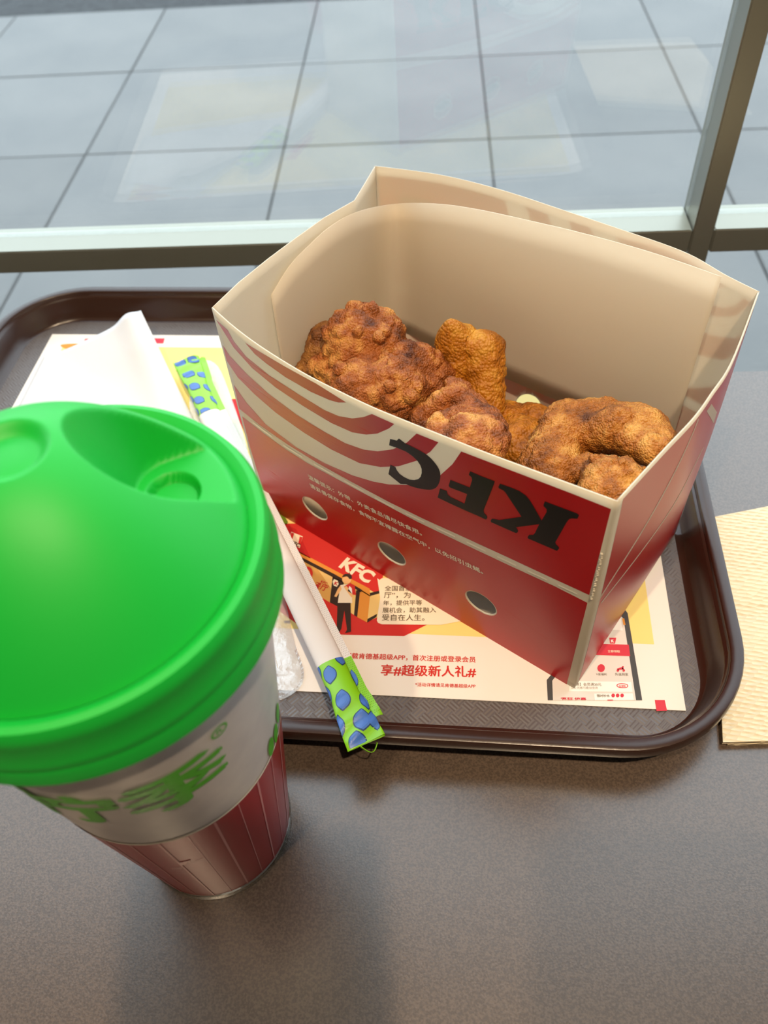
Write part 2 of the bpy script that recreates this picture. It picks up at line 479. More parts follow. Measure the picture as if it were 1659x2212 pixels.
P_grey = pmat('print_grey', (226, 220, 214)); P_dgrey = pmat('print_dark_grey', (78, 78, 80)); P_pink = pmat('print_pink_red', (212, 62, 78)); P_white = pmat('print_white', (250, 248, 244))
P_lgrey = pmat('print_mid_grey', (170, 160, 152))
z3 = lambda p: Z(560, 1080, .26522, p)
z4 = lambda p: Z(560, 1340, .30139, p)
z5 = lambda p: Z(1000, 1180, .30139, p)
# big yellow panel
def mrect(x0, x1, y0, y1): return [tuple((T1 * x + T2 * y)[:2]) for x, y in ((x0, y0), (x1, y0), (x1, y1), (x0, y1))]
yb = MP.to2(1413, 1392); yl = np.array([*yb, 0]); ye1 = float(yl @ T1); ye2 = float(yl @ T2)
decal('yellow_panel', MP, [mrect(PX0 + .012, ye1, ye2, PY1 - .0125)], P_yel, pm, 1, px=False)
sf = decal('storefront_print', MP, [z3([(380, 660), (480, 760), (640, 860), (880, 995), (985, 945), (1380, 1010), (1180, 1110), (560, 1095), (400, 1080), (130, 880), (100, 760)])], P_red, pm, 2)
decal('sign_band', MP, [z3([(200, 195), (420, 190), (1020, 560), (985, 750), (935, 752), (300, 420), (230, 330)])], P_red, sf, 3)
decal('sign_shade', MP, [z3([(300, 240), (350, 330), (420, 480), (300, 420), (230, 330), (200, 195)])], P_dred, sf, 4)
decal('beam', MP, [z3([(290, 405), (900, 725), (905, 790), (840, 750), (300, 455)])], P_org, sf, 4)
decal('dark_beam', MP, [z3([(290, 440), (610, 605), (690, 650), (690, 680), (600, 632), (300, 470)]), z3([(745, 680), (838, 735), (830, 755), (745, 705)]),
                          z3([(900, 760), (985, 740), (985, 762), (903, 785)]), z3([(882, 972), (960, 930), (955, 955), (878, 1002)])], P_dark, sf, 5)  # printed dark beam and bottom strip of the storefront
decal('shop_window', MP, [z3([(300, 470), (600, 632), (578, 838), (400, 730), (300, 560)])], P_tan, sf, 3)
decal('shop_window_glint', MP, [z3([(480, 570), (600, 632), (590, 730)])], P_ltan, sf, 4)
decal('doorway', MP, [z3([(598, 628), (690, 672), (665, 850), (640, 870), (575, 836)]), z3([(790, 738), (822, 740), (798, 955), (772, 940)])], P_dark, sf, 5)
decal('door_light', MP, [z3([(735, 690), (792, 740), (775, 940), (735, 915)])], P_ltan, sf, 4)
decal('pillar', MP, [z3([(838, 738), (903, 780), (880, 1000), (795, 955), (818, 745)])], P_org, sf, 4)
decal('side_wall', MP, [z3([(903, 780), (985, 765), (962, 935), (882, 985)])], P_ltan, sf, 4)
text_on('shop_sign_letters', MP, 'KFC', z3([(648, 545)])[0], z3([(888, 682)])[0], P_cream, sf, 6, hscale=.95, bold=.045)
lgz = decal('shop_logo', MP, [z3([(262, 262), (355, 300), (330, 395), (235, 345)])], P_cream, sf, 5)
decal('logo_stripes', MP, [z3([(262, 268), (285, 276), (265, 345), (243, 335)]), z3([(330, 300), (352, 306), (338, 368), (318, 360)])], P_red, lgz, 6)
text_on('logo_letters', MP, 'KFC', z3([(246, 352)])[0], z3([(322, 388)])[0], P_dark, lgz, 6, hscale=.9, bold=.04)
decal('round_sign', MP, [smooth_poly([z3([(395 + 42 * math.cos(t), 600 + 55 * math.sin(t))])[0] for t in np.linspace(0, 6.283, 9)[:-1]])], P_red, sf, 5)
decal('round_sign_core', MP, [smooth_poly([z3([(392 + 25 * math.cos(t), 606 + 36 * math.sin(t))])[0] for t in np.linspace(0, 6.283, 9)[:-1]])], P_tan, sf, 6)
text_on('window_letters', MP, '餐厅', z3([(432, 708)])[0], z3([(548, 745)])[0], P_dred, sf, 6, bold=.02)
text_on('window_letters', MP, 'KFC', z3([(498, 675)])[0], z3([(548, 695)])[0], P_dred, sf, 6, bold=.03)
ks = decal('small_sign', MP, [z3([(610, 648), (640, 660), (648, 690), (632, 712), (606, 700), (598, 668)])], P_cream, sf, 6)
text_on('small_sign_letter', MP, 'K', z3([(608, 692)])[0], z3([(638, 700)])[0], P_red, ks, 7, bold=.05)
fg = decal('figure_shirt', MP, [z3([(662, 698), (700, 690), (755, 700), (758, 845), (640, 842)])], P_shirt, sf, 7)
decal('figure_arm', MP, [z3([(662, 700), (672, 730), (630, 795), (612, 790), (640, 730)]), z3([(690, 715), (712, 705), (765, 780), (752, 800)])], P_skin, fg, 8)
decal('figure_bag', MP, [z3([(690, 710), (742, 680), (778, 700), (790, 778), (760, 775), (715, 745)])], P_red, fg, 7.5)
decal('figure_bag_side', MP, [z3([(735, 705), (755, 725), (758, 770), (722, 745)])], P_white, fg, 8)
decal('figure_face', MP, [smooth_poly(z3([(680, 640), (745, 625), (745, 670), (715, 690), (685, 675)]))], P_skin, fg, 8)
decal('figure_hair', MP, [smooth_poly(z3([(676, 632), (700, 608), (745, 612), (755, 640), (738, 650), (715, 628)]))], P_dark, fg, 9)
decal('figure_trousers', MP, [z3([(638, 842), (745, 842), (748, 1060), (716, 1060), (694, 905), (668, 1060), (632, 1060)])], P_dark, fg, 8)
decal('figure_shoe', MP, [z3([(716, 1060), (750, 1060), (748, 1078), (700, 1088)]), z3([(632, 1060), (664, 1060), (655, 1085), (630, 1082)])], P_dark, fg, 9)
# text card
tcard = decal('text_card', MP, [z3([(962, 640), (980, 655), (1000, 640), (1700, 640), (1640, 990), (1480, 1020), (1000, 1016), (968, 1004), (958, 985), (985, 800)])], P_cream, pm, 6)
for body, a, b in (('全国首家', (1022, 742), (1242, 742)), ('厅”，为', (1016, 800), (1232, 800)), ('年，提供平等', (1010, 860), (1325, 858)),
                   ('展机会，助其融入', (1004, 920), (1440, 918)), ('受自在人生。', (1000, 982), (1345, 984))):
    text_on('card_lettering', MP, body, z3([a])[0], z3([b])[0], P_brown, tcard, 8, fat=.008)
# red lines of type
text_on('red_lettering', MP, '下载肯德基超级APP，首次注册或登录会员', z4([(612, 270)])[0], z4([(1550, 300)])[0], P_red, pm, 2, fat=.022)
text_on('red_lettering', MP, '享#超级新人礼#', z4([(872, 388)])[0], z4([(1552, 402)])[0], P_red, pm, 2, fat=.026)
text_on('red_lettering', MP, '*活动详情请见肯德基超级APP', z4([(1118, 472)])[0], z4([(1550, 484)])[0], P_red, pm, 2, fat=.018)
# phone picture with its app page
ph = decal('phone_picture', MP, [z5([(600, 960), (820, 700), (1000, 480), (1110, 430), (1150, 440), (1180, 480), (1285, 1105), (608, 1105)])], P_dgrey, pm, 2)
decal('phone_screen', MP, [z5([(640, 965), (850, 700), (1010, 520), (1120, 490), (1150, 520), (1240, 1105), (645, 1105)])], P_grey, ph, 3)
for cp in ([(1040, 520), (1130, 515), (1145, 605), (1040, 600)], [(770, 968), (1205, 974), (1215, 1046), (760, 1040)], [(940, 1058), (1215, 1056), (1225, 1105), (945, 1105)]):
    decal('screen_card', MP, [z5(cp)], P_white, ph, 4)
decal('screen_orange', MP, [z5([(1140, 520), (1155, 518), (1165, 566), (1150, 566)])], P_org, ph, 4)
decal('screen_banner', MP, [z5([(900, 698), (1188, 708), (1198, 790), (900, 780)]), z5([(1048, 658), (1098, 658), (1090, 700), (1055, 700)])], P_pink, ph, 5)
circ = lambda x, y, r: smooth_poly(z5([(x + r * math.cos(t), y + r * 1.05 * math.sin(t)) for t in np.linspace(0, 6.283, 9)[:-1]]), 3)
decal('screen_icon', MP, [circ(990, 876, 27), circ(1110, 893, 9), circ(1152, 893, 9), z5([(1102, 880), (1140, 868), (1155, 885), (1110, 890)]), z5([(1140, 862), (1152, 862), (1150, 885), (1140, 885)]),
                          circ(1076, 1072, 13), circ(1108, 1072, 13), circ(1140, 1072, 13), z5([(1035, 1102), (1075, 1102), (1075, 1108), (1035, 1108)])], P_pink, ph, 6)
decal('screen_button', MP, [[smooth_poly(z5([(1100, 1000), (1118, 986), (1168, 988), (1184, 1004), (1168, 1018), (1118, 1016)]), 4),
                             smooth_poly(z5([(1106, 1001), (1121, 991), (1166, 993), (1178, 1004), (1166, 1013), (1121, 1011)]), 4)]], P_pink, ph, 6)
text_on('screen_lettering', MP, '去领取', z5([(1118, 1010)])[0], z5([(1168, 1011)])[0], P_pink, ph, 6, bold=.02)
text_on('screen_lettering', MP, '立即领取', z5([(1038, 762)])[0], z5([(1126, 764)])[0], P_cream, ph, 6, bold=.01)
text_on('screen_lettering', MP, 'K', z5([(1062, 690)])[0], z5([(1084, 690)])[0], P_white, ph, 6, bold=.05)
text_on('screen_lettering', MP, '限时秒杀', z5([(962, 1082)])[0], z5([(1052, 1082)])[0], P_brown, ph, 6, bold=.01)
text_on('screen_lettering', MP, 'V金福利', z5([(955, 926)])[0], z5([(1030, 928)])[0], P_brown, ph, 6)
text_on('screen_lettering', MP, '外送到家', z5([(1090, 928)])[0], z5([(1186, 930)])[0], P_brown, ph, 6)
text_on('screen_lettering', MP, '【优惠】会员满30元', z5([(775, 1000)])[0], z5([(992, 1002)])[0], P_brown, ph, 6)
text_on('screen_lettering', MP, '以上优惠可叠加使用', z5([(775, 1024)])[0], z5([(966, 1025)])[0], P_lgrey, ph, 6)
text_on('screen_lettering', MP, '疯狂', z5([(700, 1103)])[0], z5([(790, 1103)])[0], P_pink, ph, 6, hscale=.5, bold=.03)
text_on('screen_lettering', MP, '惊喜', z5([(800, 1103)])[0], z5([(885, 1103)])[0], P_pink, ph, 6, hscale=.5, bold=.03)
# registration blocks along the edges
decal('edge_block', MP, [z5([(1375, 1103), (1446, 1103), (1463, 1180), (1387, 1182)])], P_pink, pm, 2)
decal('edge_block', MP, [[(184, 732), (214, 732), (210, 743), (180, 743)]], P_pink, pm, 2)
decal('edge_block', MP, [[(252, 731), (356, 731), (353, 742), (250, 742)]], P_pink, pm, 2)
decal('food_picture', MP, [smooth_poly([(132, 745), (180, 743), (235, 748), (232, 758), (205, 762), (150, 756)])], P_org, pm, 3)
decal('food_picture', MP, [smooth_poly([(140, 762), (165, 757), (195, 760), (190, 768), (160, 768)])], P_pink, pm, 4)
decal('food_picture', MP, [[(495, 862), (530, 862), (560, 960), (540, 960)]], P_dred, pm, 3)
decal('green_picture', MP, [[(560, 1090), (600, 1092), (622, 1128), (612, 1150), (585, 1140)]], P_green, pm, 3)
decal('dark_picture', MP, [z3([(120, 800), (150, 800), (150, 830), (120, 840)]), z3([(200, 985), (250, 985), (255, 1005), (205, 1005)])], P_dark, pm, 4)

# ================================================================== CHICKEN BOX
from mathutils.geometry import delaunay_2d_cdt
BA = np.array([.05944, .17834, Z_TRAY + .0012])       # near bottom corner on the placemat
BU = np.array([-.81186, .58385, 0.]); BV = np.array([.58385, .81186, 0.]); UPZ = np.array([0, 0, 1.])
BL, BD, ZTOP = 0.187, 0.106, 0.1155
def bl(a, d, z): return BA + BU * a + BV * d + UPZ * (z - BA[2])
boxo = empty('chicken_box', tuple(bl(BL / 2, BD / 2, BA[2])), 'open red and cream paperboard box holding fried chicken', 'food box')
def crom(P, t):
    P = [np.array(p, float) for p in P]; n = len(P) - 1
    x = min(max(t, 0), 1) * n; i = min(int(x), n - 1); f = x - i
    p0 = P[max(i - 1, 0)]; p1 = P[i]; p2 = P[i + 1]; p3 = P[min(i + 2, n)]
    return 0.5 * ((2 * p1) + (-p0 + p2) * f + (2 * p0 - 5 * p1 + 4 * p2 - p3) * f * f + (-p0 + 3 * p1 - 3 * p2 + p3) * f ** 3)

class Loft:
    """card wall between a bottom edge and a (curved) top edge; s along, t up (0..1)"""
    sgn = 1
    def __init__(self, bottom, top, out, plane=None, bulge=0.0, lin_top=False):
        self.b = [np.array(p, float) for p in bottom]; self.t = [np.array(p, float) for p in top]
        self.out = np.array(out, float); self.bulge = bulge; self.plane = plane; self.lin = lin_top
    def base(self, s, t):
        b = self.b[0] + (self.b[1] - self.b[0]) * s
        if self.lin:
            n = len(self.t) - 1; x = min(max(s, 0), 1) * n; i = min(int(x), n - 1); tp = self.t[i] + (self.t[i + 1] - self.t[i]) * (x - i)
        else: tp = crom(self.t, s)
        return b + (tp - b) * t + self.out * (self.bulge * 4 * t * (1 - t) * (4 * s * (1 - s)))
    def normal(self, s, t):
        e = 1e-3
        a = self.base(min(s + e, 1), t) - self.base(max(s - e, 0), t); b = self.base(s, min(t + e, 1)) - self.base(s, max(t - e, 0))
        n = np.cross(a, b); n /= np.linalg.norm(n)
        return n if n @ self.out > 0 else -n
    def to3(self, s, t, off=0.0):
        p = self.base(s, t)
        return p + self.normal(s, t) * off if off else p
    def to2(self, px, py):
        o = np.array([0, 0, CAMZ]); d = ray(px, py)
        # few fixed-point steps: ray against the local tangent plane
        s, t = 0.5, 0.5
        for _ in range(12):
            p = self.base(s, t); n = self.normal(s, t)
            q = o + d * (((p - o) @ n) / (d @ n)); e = 1e-3
            ds = (self.base(s + e, t) - self.base(s - e, t)) / (2 * e); dt = (self.base(s, t + e) - self.base(s, t - e)) / (2 * e)
            A_ = np.array([[ds @ ds, ds @ dt], [ds @ dt, dt @ dt]]); r_ = q - p
            k = np.linalg.solve(A_, np.array([ds @ r_, dt @ r_])); s = min(max(s + k[0], -.2), 1.2); t = min(max(t + k[1], -.2), 1.2)
        return (s, t)

front = Loft([bl(0, 0, BA[2]), bl(BL, 0, BA[2])], [bl(a, d, ZTOP) for a, d in zip(np.linspace(-.0014, .1800, 13), np.interp(np.linspace(-.0014, .1800, 13),
              [-.0014, .0419, .0581, .0743, .0913, .1164, .1400, .1562, .1700, .1800], [-.0073, -.0125, -.0140, -.0154, -.0166, -.0166, -.0146, -.0121, -.0090, -.0062]))], -BV)
right = Loft([bl(0, 0, BA[2]), bl(.002, BD, BA[2])],
             [bl(a, d, ZTOP) for a, d in ((-.0014, -.0068), (-.0034, .0215), (-.0050, .0412), (-.0048, .0566), (-.0037, .0769), (.0043, .1214))], -BU, bulge=.004)
back = Loft([bl(.002, BD, BA[2]), bl(BL, BD, BA[2])],
            [bl(a, d, ZTOP) for a, d in ((.0043, .1214), (.0191, .1250), (.0398, .1315), (.0698, .1332), (.0985, .1339), (.1316, .1343), (.1633, .1309), (.1953, .1214))], BV, bulge=.006)
left = Loft([bl(BL, 0, BA[2]), bl(BL, BD, BA[2])],
            [bl(a, d, ZTOP) for a, d in ((.1800, -.0060), (.1833, .0130), (.1848, .0330), (.1855, .0520), (.1857, .0714), (.1834, .0904), (.1893, .1060), (.1953, .1214))], BU, lin_top=True)
HOLE_A = (.0486, .0971, .1446); HOLE_Z = .0118; HOLE_R = .0076

def panel(name, lf, nu, nv, holes=(), outer=m_white, inner=m_inner, flip=False):
    """card wall with real thickness and punched holes (holes: (s,t,rs,rt))"""
    pts = []; edges = []
    def loop(ps):
        b = len(pts); pts.extend(Vector(p) for p in ps); edges.extend((b + i, b + (i + 1) % len(ps)) for i in range(len(ps)))
    bd = [(i / nu, 0) for i in range(nu)] + [(1, j / nv) for j in range(nv)] + [(1 - i / nu, 1) for i in range(nu)] + [(0, 1 - j / nv) for j in range(nv)]
    loop(bd)
    for (s, t, rs, rt) in holes:
        loop([(s + rs * math.cos(a), t + rt * math.sin(a)) for a in np.linspace(0, 2 * math.pi, 33)[:-1]])
    for i in range(1, nu):
        for j in range(1, nv):
            s, t = i / nu, j / nv
            if all(((s - h[0]) / h[2]) ** 2 + ((t - h[1]) / h[3]) ** 2 > 1.25 for h in holes): pts.append(Vector((s, t)))
    vo, eo, fo, *_ = delaunay_2d_cdt(pts, edges, [], 0, 1e-6)
    fs = []
    for f in fo:
        c = sum((vo[i] for i in f), Vector((0, 0))) / 3
        if all(((c.x - h[0]) / h[2]) ** 2 + ((c.y - h[1]) / h[3]) ** 2 > 0.97 for h in holes): fs.append(tuple(f))
    V = [lf.base(p.x, p.y) for p in vo]
    # orient faces outward
    f0 = fs[len(fs) // 2]; n0 = np.cross(V[f0[1]] - V[f0[0]], V[f0[2]] - V[f0[0]])
    if n0 @ lf.out < 0: fs = [tuple(reversed(f)) for f in fs]
    o = mesh(name, V, fs, None, boxo, mats=[outer, inner, m_white])
    md = o.modifiers.new('card', 'SOLIDIFY'); md.thickness = 0.0006; md.offset = -1
    md.material_offset = 1; md.material_offset_rim = 2
    return o
HT = ZTOP - BA[2]
th = (HOLE_Z - BA[2]) / HT
def ell(lf, a):
    s = a / BL; w = np.linalg.norm(lf.base(s + .01, th) - lf.base(s - .01, th)) / .02; h = np.linalg.norm(lf.base(s, th + .01) - lf.base(s, th - .01)) / .02
    return (s, th, HOLE_R / w, HOLE_R / h)
fp = panel('front_panel', front, 40, 30, [ell(front, a) for a in HOLE_A])
bp_ = panel('back_panel', back, 44, 30, [ell(back, a) for a in HOLE_A])
rp = panel('side_panel', right, 28, 28)
lp = panel('side_panel', left, 42, 24)
bb = [bl(0, 0, BA[2]), bl(BL, 0, BA[2]), bl(BL, BD, BA[2]), bl(.002, BD, BA[2])]
mesh('base_panel', [p + UPZ * .0006 for p in bb] + bb, [(0, 1, 2, 3), (7, 6, 5, 4), (0, 4, 5, 1), (1, 5, 6, 2), (2, 6, 7, 3), (3, 7, 4, 0)], m_inner, boxo, smooth=False)

# printing on the front
z1 = lambda p: Z(460, 680, .30139, p)
z2 = lambda p: Z(640, 880, .42194, p)
zc = lambda p: Z(820, 920, .14467, p)
zk = lambda p: Z(1030, 1020, .14467, p)
S1 = z1([(230, 198), (300, 242), (520, 372), (740, 492), (957, 628), (900, 628), (835, 610), (700, 550), (520, 446), (380, 346), (300, 280)])
S2 = z1([(22, 34), (105, 108), (150, 190), (240, 300), (400, 430), (600, 560), (800, 682), (900, 725), (1000, 742), (1080, 732), (1140, 710), (1300, 782), (1260, 815), (1180, 850), (1100, 858), (1000, 842), (850, 775), (650, 655), (450, 520), (280, 380), (150, 235), (60, 92)])
S3 = z1([(70, 215), (120, 292), (250, 430), (400, 565), (600, 715), (800, 838), (950, 920), (1080, 965), (1180, 978), (1290, 963), (1390, 915), (1460, 850), (1617, 913), (1560, 980), (1460, 1045), (1330, 1085), (1200, 1090), (1050, 1062), (850, 965), (650, 842), (450, 700), (300, 570), (180, 450), (100, 330)])
S4 = z1([(150, 500), (240, 628), (380, 785), (600, 950), (800, 1062), (1000, 1150), (1150, 1195), (1260, 1215)]) + z2([(570, 397), (660, 385), (740, 345), (800, 290), (845, 225), (1100, 322), (1400, 436), (1612, 520), (1556, 740), (1500, 960)]) + [(1190, 1247), (1100, 1205), (1000, 1159), (914, 1120), (840, 1084), (760, 1041), (686, 1000), (620, 959), (560, 917), (517, 883)]
LOW = [(523, 899), (570, 936), (620, 972), (664, 1000), (740, 1041), (840, 1094), (900, 1126), (1000, 1174), (1100, 1221), (1200, 1267), (1269, 1302), (1246, 1392), (1223, 1483), (1120, 1422), (900, 1293), (700, 1175), (581, 1103), (563, 1040), (540, 965)]
hl = [[front.to3(e[0] + e[2] * 1.06 * math.cos(a), e[1] + e[3] * 1.06 * math.sin(a)) for a in np.linspace(0, 6.2832, 33)[:-1]] for e in [ell(front, a) for a in HOLE_A]]
def dense(poly, n=4):
    out = []
    for i in range(len(poly)):
        a = np.array(poly[i]); b = np.array(poly[(i + 1) % len(poly)])
        out += [tuple(a + (b - a) * k / n) for k in range(n)]
    return out
def decal_loft(name, lf, polys, material, parent, layer=1, holes2=(), px=True, lift=.00007):
    V = []; Fc = []
    for poly in polys:
        l2 = [[lf.to2(*p) for p in dense(poly, 3)] if px else [tuple(p) for p in poly]] + [list(h) for h in holes2]
        pts, tris = tess(l2); b = len(V)
        pts, tris = refine2(pts, tris, .05)
        V += [lf.to3(p[0], p[1], lift * layer) for p in pts]; Fc += [tuple(i + b for i in t) for t in tris]
    return mesh(name, V, Fc, material, parent)
eh = [[(e[0] + e[2] * 1.07 * math.cos(a), e[1] + e[3] * 1.07 * math.sin(a)) for a in np.linspace(0, 6.2832, 33)[:-1]] for e in [ell(front, a) for a in HOLE_A]]
for s_ in (S1, S2, S3): decal_loft('red_stripe', front, [s_], m_red, fp, 1)
decal_loft('red_field', front, [S4], m_red, fp, 1)
decal_loft('red_field', front, [LOW], m_red, fp, 1, holes2=eh)
LC = zc(smooth_poly([(260, 215), (390, 258), (530, 325), (660, 395), (760, 470), (840, 560), (890, 640), (910, 710), (905, 800), (880, 870), (840, 920), (780, 945), (700, 945), (600, 930), (500, 905), (400, 865), (280, 800)], 3)[:-3] +
        [(135, 715), (165, 575), (240, 610), (262, 660), (300, 710), (370, 760), (450, 797), (520, 803), (580, 790), (615, 755), (632, 700), (632, 640), (610, 580), (570, 520), (500, 450), (400, 380), (270, 325), (145, 285), (160, 188)])
LF = zc([(1355, 672), (1500, 735), (1722, 821), (1714, 856), (1557, 1251), (1562, 1291), (1607, 1341), (1610, 1371), (1592, 1394), (1500, 1350), (1270, 1250), (1080, 1165), (870, 1065), (905, 930), (1005, 965), (1020, 1020), (1060, 1055), (1270, 1155), (1310, 1012), (1045, 910), (1035, 885), (1060, 800), (1350, 915), (1385, 800), (1375, 760), (1335, 725)])
LK = zk([(350, 165), (520, 225), (640, 275), (740, 345), (800, 420), (860, 520), (970, 715), (1045, 590), (1045, 545), (1000, 500), (1000, 480), (1020, 430), (1500, 610), (1530, 635), (1505, 690), (1420, 682), (1380, 695), (1345, 740), (1175, 1040), (1185, 1070), (1230, 1115), (1228, 1140), (1200, 1168), (770, 985), (760, 965), (785, 930), (845, 930), (870, 905), (935, 770), (590, 815), (620, 865), (615, 890), (590, 905), (215, 740), (210, 710), (235, 688), (340, 708), (670, 660), (430, 295), (400, 265), (335, 235), (325, 210)])
for g_ in (LC, LF, LK): decal_loft('black_letter', front, [g_], m_black, fp, 2.5)
class FrontText:
    """front panel in metres: x to the right as seen, y up"""
    sgn = 1
    def to2(self, px, py):
        s, t = front.to2(px, py); return (-s * BL, t * HT)
    def to3(self, s, t, off=0.0): return front.to3(-s / BL, t / HT, off)
FT = FrontText()
text_on('small_lettering', FT, '温馨提示：外带、外卖食品请尽快食用。', (668, 1033), (912, 1156), m_dash, fp, 2.2, hscale=1.0, fat=.020, refine=.6)
text_on('small_lettering', FT, '请妥善保存食物，食物不宜裸露在空气中，以免招引虫蝇。', (671, 1051), (1044, 1239), m_dash, fp, 2.2, hscale=1.0, fat=.020, refine=.6)
# perforation dashes along the crease and the corner
for k in range(11):
    xs_ = [520, 620, 686, 840, 914, 1100, 1272]; ys_ = [890, 965, 1004.5, 1089, 1124, 1212, 1292]
    xa, xb = 540 + (k + .1) * 66, 540 + (k + .72) * 66
    p0 = np.array([xa, np.interp(xa, xs_, ys_)]); p1 = np.array([xb, np.interp(xb, xs_, ys_)])
    decal_loft('score_dash', front, [[tuple(p0), tuple(p1), tuple(p1 + [0, 3]), tuple(p0 + [0, 3])]], m_dash, fp, 3)
bm = bmesh.new()
for k in range(26):
    f = k / 25; p = front.to3(.0085 + .001 * math.sin(k * 2.1), .56 + f * .22, .0002)
    bmesh.ops.create_icosphere(bm, subdivisions=1, radius=.00045 + .0002 * random.random(), matrix=Matrix.Translation(Vector(p - np.array(boxo.location))))
me = bpy.data.meshes.new('perforation_nicks'); bm.to_mesh(me); bm.free(); me.materials.append(m_white)
o = bpy.data.objects.new('perforation_nicks', me); COL.objects.link(o); o.parent = fp; o['kind'] = 'stuff'
# right side print: red field with cream border, two thin cream lines, a cream tab
def subgrid(s0, s1, t0, t1, n=16):
    return [(s0 + (s1 - s0) * i / n, t0) for i in range(n)] + [(s1, t0 + (t1 - t0) * i / n) for i in range(n)] + [(s1 - (s1 - s0) * i / n, t1) for i in range(n)] + [(s0, t1 - (t1 - t0) * i / n) for i in range(n)]
def field(name, lf, s0, s1, t0, t1, material, parent, layer=1, nu=24, nv=16):
    V = [lf.to3(s0 + (s1 - s0) * i / nu, t0 + (t1 - t0) * j / nv, .00007 * layer) for i in range(nu + 1) for j in range(nv + 1)]
    return mesh(name, V, grid_faces(nu + 1, nv + 1), material, parent)
field('red_field', right, .035, .97, .012, .985, m_red, rp)
def strip(name, lf, p0, p1, w0, w1, material, parent, layer=2, n=14, px=True):
    a = np.array(lf.to2(*p0) if px else p0); b = np.array(lf.to2(*p1) if px else p1); V = []
    e = b - a; e /= np.linalg.norm(e); nn = np.array([-e[1], e[0]])
    for i in range(n + 1):
        c = a + (b - a) * i / n; w = w0 + (w1 - w0) * i / n
        for sg in (-1, 1):
            q = c + nn * w * sg; V.append(lf.to3(q[0], q[1], .00007 * layer))
    return mesh(name, V, grid_faces(n + 1, 2), material, parent)
strip('cream_line', right, (1292, 1297), (1508, 905), .006, .006, m_white, rp)
strip('cream_line', right, (1298, 1302), (1519, 966), .006, .006, m_white, rp)
decal_loft('cream_tab', right, [[(1526, 888), (1536, 872), (1548, 890), (1541, 914)]], m_white, rp, 2)
# outer print of the back: the same arcs, seen mirrored in the window
m_redt = mat('red_card_print_back', (196, 34, 34), .35, .5, trans=.55)
def backmap(poly): return [(lambda q: (1 - q[0] if False else q[0], q[1]))(front.to2(*p)) for p in poly]
ehb = [[(e[0] + e[2] * 1.15 * math.cos(a), e[1] + e[3] * 1.15 * math.sin(a)) for a in np.linspace(0, 6.2832, 25)[:-1]] for e in [ell(back, a) for a in HOLE_A]]
def back_decal(name, poly, material, layer, holes=()):
    """curved wall: Delaunay fill with inner points so the print follows the bow"""
    pts = [Vector(p) for p in dense(poly)]; n0 = len(pts); edges = [(i, (i + 1) % n0) for i in range(n0)]
    for h in holes:
        b = len(pts); pts += [Vector(p) for p in h]; edges += [(b + i, b + (i + 1) % len(h)) for i in range(len(h))]
    from mathutils.geometry import intersect_point_tri_2d
    P2 = [np.array(p) for p in poly]
    def inside(x, y, pl):
        c = False; j = len(pl) - 1
        for i in range(len(pl)):
            if (pl[i][1] > y) != (pl[j][1] > y) and x < (pl[j][0] - pl[i][0]) * (y - pl[i][1]) / (pl[j][1] - pl[i][1]) + pl[i][0]: c = not c
            j = i
        return c
    for i in range(1, 30):
        for j in range(1, 16):
            x, y = i / 30, j / 16
            if inside(x, y, poly) and not any(inside(x, y, h) for h in holes): pts.append(Vector((x, y)))
    vo, eo, fo, *_ = delaunay_2d_cdt(pts, edges, [], 0, 1e-6)
    fs = []
    for f in fo:
        c = sum((vo[i] for i in f), Vector((0, 0))) / 3
        if inside(c.x, c.y, poly) and not any(inside(c.x, c.y, h) for h in holes): fs.append(tuple(f))
    return mesh(name, [back.to3(p.x, p.y, .00007 * layer) for p in vo], fs, material, bp_, smooth=False)
for s_ in (S1, S2, S3): back_decal('red_stripe', [(min(max(1 - q[0], .01), .99), min(max(q[1], .02), .985)) for q in map(lambda p: front.to2(*p), s_)], m_redt, 1)
back_decal('red_field', [(min(max(1 - q[0], .01), .99), min(max(q[1], .02), .985)) for q in map(lambda p: front.to2(*p), S4)], m_redt, 1)
back_decal('red_field', [(min(max(1 - q[0], .01), .99), min(max(q[1], .02), .985)) for q in map(lambda p: front.to2(*p), LOW)], m_redt, 1, ehb)
for g_ in (LC, LF, LK): back_decal('black_letter', [(1 - q[0], q[1]) for q in map(lambda p: front.to2(*p), g_)], m_black, 2)
# inner flap glued against the back wall, its curved top edge showing below the rim
ft = []
bpl = Plane(bl(0, .1165, 0), BU, UPZ); lpl = Plane(bl(.1822, 0, 0), BV, UPZ)
for p in ((585, 640), (625, 575), (668, 530), (712, 490), (770, 458), (850, 441), (940, 440), (1030, 452), (1150, 478), (1260, 504), (1380, 537), (1470, 566), (1562, 599)):
    q = bpl.hit(*p)
    if (q - BA) @ BU > .1822: q = lpl.hit(*p)
    ft.append(((q - BA) @ BU, (q - BA) @ BV, q[2]))
flap = []; nfl = 60
for i in range(nfl + 1):
    a, d0, zt0 = (crom(ft, max(i / nfl - .012, 0)) + crom(ft, i / nfl) + crom(ft, min(i / nfl + .012, 1))) / 3
    for j in range(9):
        w = j / 8
        flap.append(bl(max(a, .010) - .0005 * w, d0 - .0040 * w * min(max((d0 - .06) / .05, 0), 1) - .0012 * math.sin(w * 3.1416), zt0 + (.0280 - zt0) * w))
o = mesh('inner_flap', flap, grid_faces(nfl + 1, 9), m_inner, boxo)
md = o.modifiers.new('card', 'SOLIDIFY'); md.thickness = .0005; md.offset = 0

